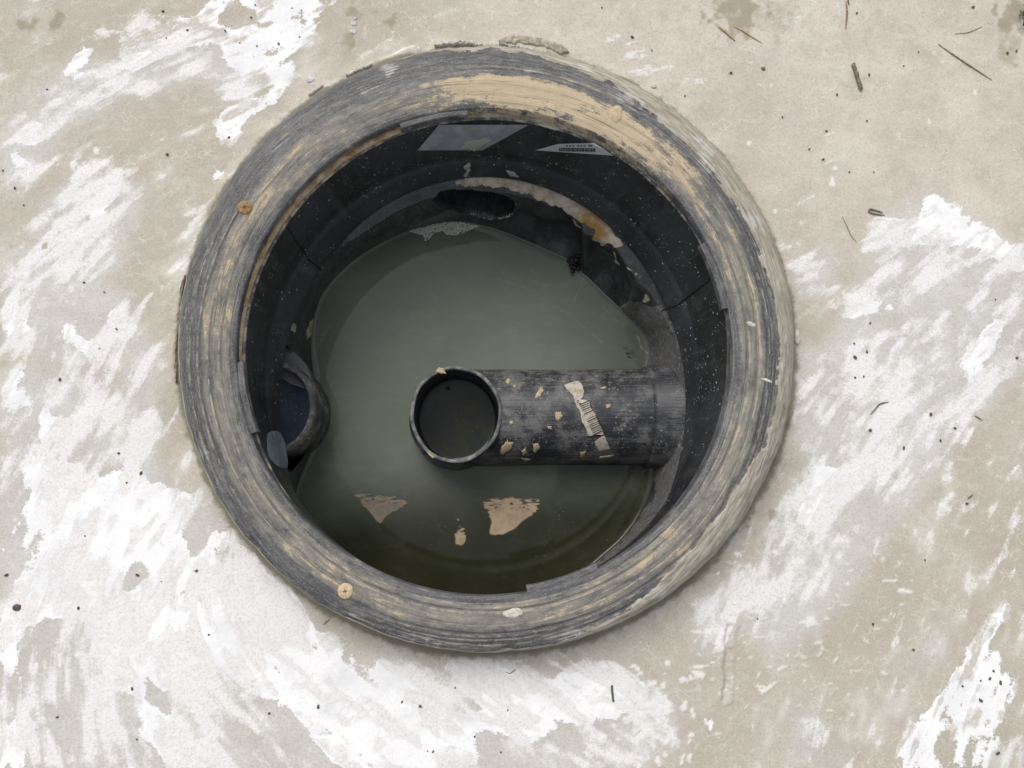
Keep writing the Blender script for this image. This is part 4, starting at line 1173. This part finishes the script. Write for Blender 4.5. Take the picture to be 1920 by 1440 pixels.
# ------------------------------------------------------------------ inlet pipe half hidden under the tube's edge
def inlet_pipe():
    ZI = -0.112
    sc = scale_at(520, 762, ZI)
    c = P(516, 764, ZI)
    root = thing("inlet_pipe", "black pipe mouth half hidden under the tube edge, its inside dark blue", "inlet pipe", (c[0], c[1], 0))
    th = np.linspace(0, 2 * math.pi, 180, endpoint=False)
    AI, BI = 63 * sc, 76 * sc
    def ell(d, z, ox=0, oy=0):
        return np.stack([ox + (AI + d) * np.cos(th), oy + (BI + d) * np.sin(th), np.zeros_like(th) + z], -1)
    M = Mat("inlet_plastic")
    n = M.noise(40, 5, .65); pl = M.noise(1, 4, .6, M.polar(7, 300))
    col = M.mix(M.step(n, .38, .66), (.05, .052, .055), (.13, .125, .115))
    col = M.mix(M.mul(M.step(M.add(pl, M.mul(M.sub(n, .5), 1.0)), .54, .72), .7), col, (.31, .265, .19))
    M.bump(M.noise(250, 4, .6), .4, .001)
    mat = M.out(col, .7, .4)
    rows = [ell(0, ZI - .004), ell(.0006, ZI - .001), ell(.002, ZI), ell(.007, ZI - .0015), ell(.0095, ZI - .004), ell(.0108, ZI - .012), ell(.0115, ZI - .05), ell(.013, -.30)]
    grid_obj("rim", np.stack(rows), mat, root, wrap=True)
    B, bc, bf, bs = black_plastic("inlet_inside", (.06, .08, .12), (.13, .165, .23), .3, spk=.7)  # bluish sky reflection mixed into the dark plastic's colour
    bm_ = B.out(bc, .28, .6)
    rows = [ell(0, ZI - .004), ell(0, ZI - .012), ell(-.003, ZI - .020), ell(-.010, ZI - .030), ell(-.022, ZI - .038), ell(-.035, ZI - .041)]
    rows += [rows[-1] * [q, q, 1] for q in (.5, .1, .001)]
    grid_obj("bore", np.stack(rows), bm_, root, wrap=True)
    # grey shoulder of the socket behind the mouth
    g = Mat("grey_shoulder"); gm = g.out(g.mix(g.noise(60, 4), (.10, .10, .105), (.15, .148, .148)), .6)
    p1 = P([520,541,556,572,580,584,575,545,515], [655,652,664,682,698,712,730,720,700], ZI - .018) - np.array([c[0], c[1], 0])
    bm = bmesh.new()
    top = [bm.verts.new(p) for p in p1]; bot = [bm.verts.new((p[0], p[1], p[2] - .02)) for p in p1]
    bm.faces.new(top[::-1]); bm.faces.new(bot)
    for i in range(9): bm.faces.new((top[i], top[(i + 1) % 9], bot[(i + 1) % 9], bot[i]))
    bm_obj("socket_shoulder", bm, gm, root, False)
inlet_pipe()
#@SMALL
# ------------------------------------------------------------------ floating things and modelled reflections
def reflection_sheet(label, poly, seed, mat=None):
    """brown reflection built as a thin sheet on the water, ragged far edge"""
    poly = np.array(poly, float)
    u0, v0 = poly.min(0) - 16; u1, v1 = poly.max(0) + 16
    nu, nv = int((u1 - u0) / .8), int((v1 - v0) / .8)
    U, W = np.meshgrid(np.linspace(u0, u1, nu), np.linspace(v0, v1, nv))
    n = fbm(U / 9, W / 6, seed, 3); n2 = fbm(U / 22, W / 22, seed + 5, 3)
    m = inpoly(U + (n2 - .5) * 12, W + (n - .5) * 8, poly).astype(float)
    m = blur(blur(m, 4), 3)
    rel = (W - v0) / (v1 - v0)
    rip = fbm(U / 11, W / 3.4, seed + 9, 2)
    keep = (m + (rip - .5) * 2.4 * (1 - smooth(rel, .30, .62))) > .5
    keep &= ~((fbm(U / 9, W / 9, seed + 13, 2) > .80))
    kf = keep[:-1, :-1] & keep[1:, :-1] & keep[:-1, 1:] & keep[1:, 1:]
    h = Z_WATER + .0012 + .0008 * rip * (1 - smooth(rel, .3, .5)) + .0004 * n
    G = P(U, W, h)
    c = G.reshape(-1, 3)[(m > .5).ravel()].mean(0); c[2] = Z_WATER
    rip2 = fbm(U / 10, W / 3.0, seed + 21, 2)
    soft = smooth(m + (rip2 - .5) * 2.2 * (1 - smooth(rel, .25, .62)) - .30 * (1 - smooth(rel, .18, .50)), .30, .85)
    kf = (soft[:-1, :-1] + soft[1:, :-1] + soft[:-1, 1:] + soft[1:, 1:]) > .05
    o = grid_obj("reflection_patch", G - c, mat or MAT_REFLECT, keep=kf, attrs=dict(soft=soft))
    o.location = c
    tag(o, label, "scum patch", "brown modelled reflections on the water")  # "scum patch" is the category of the brown reflection sheets
f = Mat("brown_reflection")  # brown of the reflection, given to a sheet as its own colour
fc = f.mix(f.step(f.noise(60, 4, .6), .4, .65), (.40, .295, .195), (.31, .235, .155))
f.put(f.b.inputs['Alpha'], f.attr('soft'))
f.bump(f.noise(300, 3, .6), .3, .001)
MAT_REFLECT = f.out(fc, .2, .4)
f = Mat("dull_reflection")
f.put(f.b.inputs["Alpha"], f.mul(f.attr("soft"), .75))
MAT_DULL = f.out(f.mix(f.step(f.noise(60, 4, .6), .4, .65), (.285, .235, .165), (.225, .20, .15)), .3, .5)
reflection_sheet("faint triangular brown modelled reflection on the water below the upright pipe, dullest of three", [(662,922),(690,925),(740,930),(766,938),(752,955),(728,965),(716,982),(704,978),(690,960),(672,940)], 200, MAT_DULL)
reflection_sheet("largest brown modelled reflection on the water, a wedge with a bubbled upper edge", [(908,938),(945,930),(1000,935),(1018,942),(1002,962),(975,980),(945,1002),(918,1004),(922,980),(912,955)], 210)
reflection_sheet("smallest brown modelled reflection on the water, a narrow drop near the tube wall", [(858,985),(868,990),(876,1012),(866,1024),(852,1022),(850,1005)], 220)

def foam():
    poly = np.array([(762,433),(800,421),(850,414),(900,424),(882,430),(868,436),(855,441),(838,440),(830,433),(815,436),(805,448),(797,452),(792,440),(780,437)], float)
    bm = bmesh.new()
    c = P(830, 428, Z_WATER)
    n = 0
    for _ in range(4000):
        u = random.uniform(760, 905); v = random.uniform(412, 455)
        if not inpoly(np.array([u]), np.array([v]), poly)[0]: continue
        r = random.uniform(.0006, .0015)
        p = P(u, v, Z_WATER + r * .3 + .0008) - c
        bmesh.ops.create_icosphere(bm, subdivisions=1, radius=r, matrix=Matrix.Translation(p))
        n += 1
        if n > 1700: break
    m = Mat("foam"); mat = m.out(m.mix(m.noise(300, 3), (.60, .59, .53), (.45, .44, .39)), .4, .5)
    o = bm_obj("foam", bm, mat); o.location = c
    tag(o, "patch of pale grey foam at the water edge under the oval recess", "foam", kind="stuff")
    # one long drip-shaped bubble hanging below the foam
foam()

def bubbles():
    g = Mat("bubble_skin"); g.out((.85, .87, .85), .02, .5)
    g.b.inputs["Transmission Weight"].default_value = 1; g.b.inputs["IOR"].default_value = 1.12
    spots = [(1181, 663, 8, 8, "larger clear bubble on the water beside the wall above the pipe"), (1173, 650, 4.5, 4.5, "smaller clear bubble touching the larger one above the pipe"),
             (1186, 882, 6, 6, "clear bubble on the dark water just below the level pipe"), (802, 453, 2.6, 9, "long narrow bubble trailing below the grey foam")]
    for u, v, a, b, lab in spots:
        s = scale_at(u, v, Z_WATER)
        bm = bmesh.new()
        bmesh.ops.create_uvsphere(bm, u_segments=32, v_segments=16, radius=1)
        for q in list(bm.verts):
            q.co.x *= a * s; q.co.y *= b * s; q.co.z *= min(a, b) * s * .8
        o = bm_obj("bubble", bm, g.m); o.location = P(u, v, Z_WATER + .0005)
        tag(o, lab, "bubble", "bubbles on the water")
bubbles()

# ------------------------------------------------------------------ litter on the concrete
def mat2(name, c1, c2, sc=300, rough=.85):
    m = Mat(name); mm = m.out(m.mix(m.step(m.noise(sc, 4, .6), .38, .65), c1, c2), rough)
    m.bump(m.noise(sc * 1.5, 3, .6), .5, .001)
    return mm
WOOD = mat2("dead_wood", (.12, .105, .075), (.22, .195, .145))
STRAW = mat2("straw", (.34, .26, .13), (.46, .37, .22))
TWIG = mat2("twig_bark", (.17, .12, .07), (.30, .22, .14))
GREEN = mat2("green_blade", (.035, .085, .015), (.07, .13, .03), 200, .5)
GRAIN = mat2("dark_grain", (.06, .048, .036), (.13, .10, .075))
STONE = mat2("pale_stone", (.42, .39, .33), (.58, .55, .49))
BLUE = mat2("bluish_stone", (.40, .43, .46), (.62, .64, .66))

def strand(name, label, cat, pts, rad, mat, group=None, squash=.7, lift=.0, taper=True, jag=0.0):
    g = []
    n = max(14, len(pts) * 8)
    tt = np.linspace(0, len(pts) - 1, n)
    pu = np.interp(tt, range(len(pts)), [p[0] for p in pts]); pv = np.interp(tt, range(len(pts)), [p[1] for p in pts])
    if len(pts) > 2:
        for _ in range(6):
            pu[1:-1] = (pu[:-2] + 2 * pu[1:-1] + pu[2:]) / 4; pv[1:-1] = (pv[:-2] + 2 * pv[1:-1] + pv[2:]) / 4
    c = np.array([ground_at(a, b) for a, b in zip(pu, pv)])
    s = np.linspace(0, 1, n)
    r = rad * .8 * K * (np.clip(np.sin(math.pi * (s * .94 + .03)), .0, 1) ** .5 if taper else np.clip(np.minimum(s, 1 - s) * 30, .25, 1))
    r = r * (1 + jag * rng.normal(0, 1, n))
    r = np.clip(r, .0002, 1)
    c[:, 2] += r * squash * .75 + lift + .0006
    o0 = c[n // 2].copy(); o0[2] = 0
    G = tube_path(c - o0, r, 8, squash)
    ny, nx = G.shape[:2]
    me = bpy.data.meshes.new(name)
    me.from_pydata(G.reshape(-1, 3).tolist(), [], [list(map(int, q)) for q in grid_faces(ny, nx, True)] + [list(range(nx))[::-1], [(ny - 1) * nx + i for i in range(nx)]])
    for p in me.polygons: p.use_smooth = True
    o = link(name, me, mat); o.location = o0
    return tag(o, label, cat, group)

strand("stick", "short thick grey brown stick on the bare concrete, upper right", "stick", [(1598,120),(1604,138),(1609,155),(1614,170)], 5.2, WOOD, taper=False, jag=.12, squash=.8)
strand("twig", "long thin brown twig lying straight, nearest the mossy corner", "twig", [(1757,82),(1785,102),(1810,119),(1835,135),(1860,151)], 1.9, TWIG, jag=.15)
strand("twig", "thin forked brown twig crossing just above the longest twig", "twig", [(1788,64),(1815,62),(1842,50)], 1.0, TWIG, jag=.15)
strand("straw", "fat yellow straw beside the mossy stain at the top edge", "straw", [(1346,50),(1360,60),(1378,77)], 3.4, STRAW, taper=True)
strand("straw", "faint thin straw running down from the mossy stain", "straw", [(1375,50),(1392,58),(1410,70),(1430,82)], 1.6, STRAW)
strand("twig", "dark thin twig upright at the top edge beside the green sprig", "twig", [(1586,2),(1588,25),(1585,55)], 2.4, TWIG, jag=.15)
strand("dead_leaf_stalk", "curled brown stalk at the tip of the big white patch", "leaf stalk", [(1658,404),(1640,402),(1628,398),(1630,392),(1645,396),(1655,400)], 2.6, WOOD, squash=.8)
strand("green_sprig", "short straight dark green blade on the white patch below the collar", "grass blade", [(1147,1284),(1148,1300),(1150,1316)], 2.6, GREEN, taper=False)
strand("green_sprig", "thin curved green blade lying right of the collar", "grass blade", [(1631,778),(1640,768),(1648,758),(1658,755),(1666,754)], 1.7, GREEN)
strand("green_sprig", "tiny dark green blade near the lower right beige patch", "grass blade", [(1813,936),(1819,931),(1824,927)], 1.5, GREEN)
strand("green_sprig", "small green sprig at the top edge beside the upright twig", "grass blade", [(1589,-6),(1590,4),(1592,10)], 2.0, GREEN)
strand("twig", "short dark chip lying right of the curved green blade", "twig", [(1826,779),(1835,784),(1842,789)], 1.7, TWIG)
strand("dead_worm", "thin dark curl lying on the flaking white edge below the collar", "worm", [(948,1260),(956,1263),(963,1258),(967,1254)], 1.0, WOOD)
strand("twig", "dark wisp on the beige strip beneath the collar, left of its lowest point", "twig", [(606,1172),(612,1166),(620,1160)], 1.2, TWIG)
strand("twig", "wispy bent twig under the curled brown stalk", "twig", [(1578,405),(1588,425),(1595,442),(1606,455)], 1.0, TWIG)
# dry shard and pebble on the collar
def lump(name, label, cat, u, v, ru, rv, mat, ang=0, h=.5, z=None, group=None, seed=0, sub=3):
    p = ground_at(u, v) if z is None else P(u, v, z)
    bm = bmesh.new()
    bmesh.ops.create_icosphere(bm, subdivisions=sub, radius=1)
    for q in bm.verts:
        x = q.co
        k = .72 + .56 * float(fbm(np.array(x.x * 1.6 + seed * 3.7 + 9), np.array(x.y * 1.6 + x.z * 1.3 + seed + 9), 300 + seed % 5, 2))
        q.co = Vector((x.x * k * ru * K, x.y * k * rv * K, x.z * k * min(ru, rv) * K * h))
    bmesh.ops.rotate(bm, cent=(0, 0, 0), matrix=Matrix.Rotation(-ang, 3, 'Z'), verts=bm.verts)
    o = bm_obj(name, bm, mat)
    o.location = (p[0], p[1], p[2] + min(ru, rv) * K * h * .3)
    return tag(o, label, cat, group)
ZC = Z_TOP + .003
def shard():
    bm = bmesh.new(); n = 24
    rows = []
    for i in range(n):
        t = i / (n - 1); w = 6.5 * K * math.sin(math.pi * min(1, .08 + t * .93)) ** .7 * (.35 + .65 * t)
        x = (t - .5) * 34 * K
        rows.append([bm.verts.new((x, y * w, .0035 * (1 - y * y) * math.sin(math.pi * (.1 + .8 * t)) + .0004)) for y in (-1, -.6, 0, .6, 1)] + [bm.verts.new((x, 0, -.0004))])
    for a, b in zip(rows[:-1], rows[1:]):
        for i in range(6): bm.faces.new((a[i], a[(i + 1) % 6], b[(i + 1) % 6], b[i]))
    bm.faces.new(rows[0][::-1]); bm.faces.new(rows[-1])
    bmesh.ops.rotate(bm, cent=(0, 0, 0), matrix=Matrix.Rotation(math.radians(-18), 3, 'Z'), verts=bm.verts)
    bmesh.ops.recalc_face_normals(bm, faces=bm.faces)
    o = bm_obj("husk", bm, mat2("husk", (.50, .47, .40), (.66, .63, .56)))
    o.location = P(1432, 712, Z_TOP + .001)
    tag(o, "pointed pale husk lying across the right side of the black collar", "husk")
shard()
lump("pebble", "small pale pebble on the black collar just above the pointed husk", "pebble", 1408, 608, 8, 5.5, STONE, .2, .6, ZC - .001, "pebbles", 3)
lump("mortar_crumb", "pale mortar crumb stuck on the collar at its upper right shoulder", "mortar crumb", 1277, 286, 11, 8, STONE, .4, .35, ZC - .004, "mortar crumbs", 4)
lump("mortar_crumb", "longish pale mortar crumb on the collar outer slope at upper right", "mortar crumb", 1322, 312, 6, 11, STONE, .2, .35, ZC - .010, "mortar crumbs", 5)
lump("mortar_crumb", "flat whitish mortar splash on the lowest part of the black collar", "mortar crumb", 962, 1150, 17, 9, STONE, -.1, .12, Z_TOP + .0035, "mortar crumbs", 6)
lump("mortar_crumb", "elongated mortar lump against the collar foot at far right", "mortar crumb", 1494, 632, 6, 15, STONE, .1, .6, None, "mortar crumbs", 7)
lump("pebble", "bluish white pebble set in the concrete left of the collar top", "pebble", 582, 150, 8, 7, BLUE, 0, .3, None, "pebbles", 8)
lump("pebble", "bluish pebble in the brown stain, lower one of the close pair", "pebble", 663, 60, 6, 5, BLUE, 0, .35, None, "pebbles", 9)
lump("pebble", "bluish pebble in the brown stain, upper one of the close pair", "pebble", 663, 45, 5.5, 4.5, BLUE, 0, .35, None, "pebbles", 10)
lump("pebble", "tiny round whitish pebble at the very top of the brown stain", "pebble", 666, 34, 3, 3, BLUE, 0, .5, None, "pebbles", 11)
lump("pebble", "cream pebble at the collar foot near the top crust", "pebble", 785, 94, 5, 6, STONE, 0, .6, None, "pebbles", 12)
lump("pebble", "small pale pebble stuck at the collar foot, upper right", "pebble", 1226, 162, 6, 5, STONE, 0, .5, None, "pebbles", 13)
lump("pebble", "dark grey pitted stone chip on the white patch at the left edge", "pebble", 32, 1139, 7, 6, GRAIN, 0, .6, None, "pebbles", 14)
lump("seed", "round brown seed on clean concrete at upper right", "seed", 1431, 129, 5, 4, mat2("brown_seed", (.14, .09, .04), (.22, .15, .07)), .2, .6, None, None, 15)

# mortar crust left standing along the collar's foot
CRUST = mat2("mortar_crust", (.27, .235, .18), (.42, .385, .31), 120)
CRUSTW = mat2("pale_crust", (.48, .46, .42), (.62, .60, .57), 120)
def crust(label, pts, wid, mat, hgt=.006, seed=0):
    hgt *= .45
    n = 120
    tt = np.linspace(0, len(pts) - 1, n)
    pu = np.interp(tt, range(len(pts)), [p[0] for p in pts]); pv = np.interp(tt, range(len(pts)), [p[1] for p in pts])
    for _ in range(8):
        pu[1:-1] = (pu[:-2] + 2 * pu[1:-1] + pu[2:]) / 4; pv[1:-1] = (pv[:-2] + 2 * pv[1:-1] + pv[2:]) / 4
    c = P(pu, pv, 0.0)
    T = np.gradient(c, axis=0); T /= np.linalg.norm(T, axis=1)[:, None]
    S = np.cross(T, [0, 0, 1.0])
    s = np.linspace(0, 1, n); env = np.clip(np.minimum(s, 1 - s) * 9, .05, 1) ** .6
    rows = []
    for k in np.linspace(-1, 1, 15):
        w = wid * K * env * (.6 + .9 * fbm(s * 22 + seed, np.full(n, k * 1.2 + seed), 320 + seed, 3))
        p = c + S * (k * w)[:, None]
        nz = fbm(s * 40 + seed, np.full(n, k * 3 + 7.0), 330 + seed, 4)
        z = hgt * (1 - abs(k) ** 4) * (.45 + .9 * nz) - .003 * (abs(k) > .95)
        p[:, 2] = z + ground_height(p[:, 0], p[:, 1])
        rows.append(p)
    G = np.stack(rows); o0 = G.reshape(-1, 3).mean(0); o0[2] = 0
    o = grid_obj("mortar_crust", G - o0, mat); o.location = o0
    tag(o, label, "mortar crust", "mortar crusts along the collar")
crust("flat brown mortar crust at the top of the collar, ragged outer edge", [(935,82),(970,78),(1020,84),(1066,100)], 10, CRUST, .007, 1)
crust("whitish grey mortar crust over the collar top, left of the brown crust", [(815,95),(845,89),(880,86),(905,92)], 5, CRUSTW, .014, 2)
crust("whitish mortar crust along the collar top, under the brown crust", [(935,92),(975,100),(1020,108),(1068,124)], 4.5, CRUSTW, .016, 3)
crust("thin pale mortar crust on the upper left foot of the collar", [(650,146),(672,136),(700,128)], 4, CRUSTW, .008, 4)
crust("grey mortar crust on the upper right foot of the collar", [(1110,128),(1170,166),(1215,205),(1262,255)], 4.5, CRUST, .012, 5)
crust("rough brown mortar crust on the right foot of the collar", [(1395,390),(1430,450),(1462,520),(1478,580)], 3.5, CRUST, .012, 6)
crust("crumbly mortar ridge along the left foot of the collar", [(333,720),(330,660),(338,590),(352,520)], 3.5, CRUST, .010, 7)
crust("small pale mortar crust on the upper left foot, nearer the rusty screw", [(580,182),(596,172),(608,166)], 4, CRUSTW, .008, 8)

# grains and droppings
BIG = [(305,22,3,"on the white patch, top left"),(275,58,3.5,"ringed, at the left end of the top white patch")]
grains = [(479,10,2.5),(471,33,2.5),(423,59,3),(412,88,2.5),(450,81,2),(482,87,2.5),(523,83,3),(525,135,4),(562,70,2.5),(352,57,3),(306,22,3),(250,72,2),(312,72,2),(548,16,2),(565,20,1.8),
          (118,256,3.5),(314,290,4),(430,258,3),(89,168,2),(206,436,2.5),(45,385,2),(28,353,3),(6,320,2),(17,428,2),(158,530,3),(196,548,2),(219,617,2.5),(223,780,4),(223,850,3),(113,712,3.5),(265,887,3.5),(277,927,3),(238,905,2.5),(187,653,1.5),
          (258,1078,3.5),(240,1080,2.5),(160,1005,2),(148,1140,3.5),(13,1078,3.5),(374,1201,3.5),(392,1190,2.5),(369,1070,3.5),(248,1291,3),(213,1326,3.5),(257,1386,2),(108,1344,2.5),(597,1325,3.5),(427,1268,1.5),(505,1337,3),(303,1090,1.5),
          (754,1316,2.5),(765,1317,2.5),(788,1324,3.5),(853,1289,2),(952,1331,1.8),(1149,1365,4.5),(890,1381,2.5),(939,1410,2),(812,1409,2.5),(820,1395,2),(802,1408,1.8),
          (1370,137,3.5),(1284,180,2),(1376,222,2.5),(1467,220,2.5),(1569,178,3),(1629,141,3),(1750,149,4),(1625,227,2.5),(1549,246,3),(1517,280,2.5),(1440,259,2.5),(1592,323,2.5),(1638,323,2),(1543,299,3),(1725,212,3.5),(1694,124,2),(1722,98,2),(1606,25,2.5),(1648,32,3),(1888,100,4),(1824,14,4),(1905,96,3),(1886,135,3),
          (1601,644,2.5),(1603,670,4.5),(1625,660,3),(1782,550,3.5),(1603,708,3),(1619,706,2.5),(1631,606,2.5),(1844,655,4),(1631,807,4),(1763,826,3),(1790,803,3),(1868,815,3),(1906,671,3.5),(1812,944,3.5),(1694,840,3.5),(1669,588,1.8),(1866,562,2),(1745,777,4),
          (1838,1313,4),(1742,1382,3.5),(1804,1286,3),(1855,1272,3.5),(1875,1280,4),(1662,1215,3.5),(1712,1218,3),(1636,1170,3),(1734,1050,2),(1742,1099,2.2),(1838,1276,2.5),(1862,1258,3),(1870,1412,4),(1850,1420,3),(1420,1160,2),(1010,78,2),(1185,70,3.5),(1152,68,2.5),(1128,15,2.5),(1222,95,2),(1018,196,1.8)]
protos = []
for k in range(6):
    bm = bmesh.new(); bmesh.ops.create_icosphere(bm, subdivisions=2, radius=1)
    for q in bm.verts:
        x = q.co; s_ = .7 + .6 * float(fbm(np.array(x.x * 1.8 + k * 5 + 9), np.array(x.y * 1.8 + x.z + 9), 340 + k, 2))
        q.co = Vector((x.x * s_ * (1.0 + .25 * (k % 3)), x.y * s_ * .85, x.z * s_ * .55))
    me = bpy.data.meshes.new("grain")
    bm.to_mesh(me); bm.free()
    for p in me.polygons: p.use_smooth = True
    me.materials.append(GRAIN)
    protos.append(me)
grains = [g_ for i_, g_ in enumerate(grains) if i_ % 4 != 3]
for i, (u, v, r) in enumerate(grains):
    o = bpy.data.objects.new("grain", protos[i % 6])
    COL.objects.link(o)
    p = ground_at(u, v)
    o.location = (p[0], p[1], p[2] + r * K * .25 + .0006)
    o.scale = (r * K * .78,) * 3
    o.rotation_euler = (0, 0, random.uniform(0, 6.28))
    tag(o, "tiny dark grain of grit lying on the pale concrete", "grain", "dark grains scattered on the concrete")

# grass tuft at the corner
def tuft():
    c = ground_at(1925, 35)
    bm = bmesh.new()
    for i in range(60):
        a = random.uniform(0, 6.28); L = random.uniform(.012, .03); w = random.uniform(.0006, .0012)
        bx_, by_ = random.uniform(-.010, .016), random.uniform(-.014, .014)
        lean = random.uniform(.3, 1.1)
        prev = None
        for s in np.linspace(0, 1, 6):
            x = bx_ + math.cos(a) * L * s * lean; y = by_ + math.sin(a) * L * s * lean; z = L * (s - .45 * s * s)
            ww = w * (1 - s * .9)
            l = bm.verts.new((x - math.sin(a) * ww, y + math.cos(a) * ww, z)); r = bm.verts.new((x + math.sin(a) * ww, y - math.cos(a) * ww, z)); t = bm.verts.new((x, y, z + ww * .5))
            if prev:
                bm.faces.new((prev[0], prev[2], t, l)); bm.faces.new((prev[2], prev[1], r, t)); bm.faces.new((prev[1], prev[0], l, r))
            prev = (l, r, t)
    o = bm_obj("grass_tuft", bm, GREEN); o.location = c
    tag(o, "small green grass tuft at the upper right corner of the concrete", "grass tuft")
tuft()
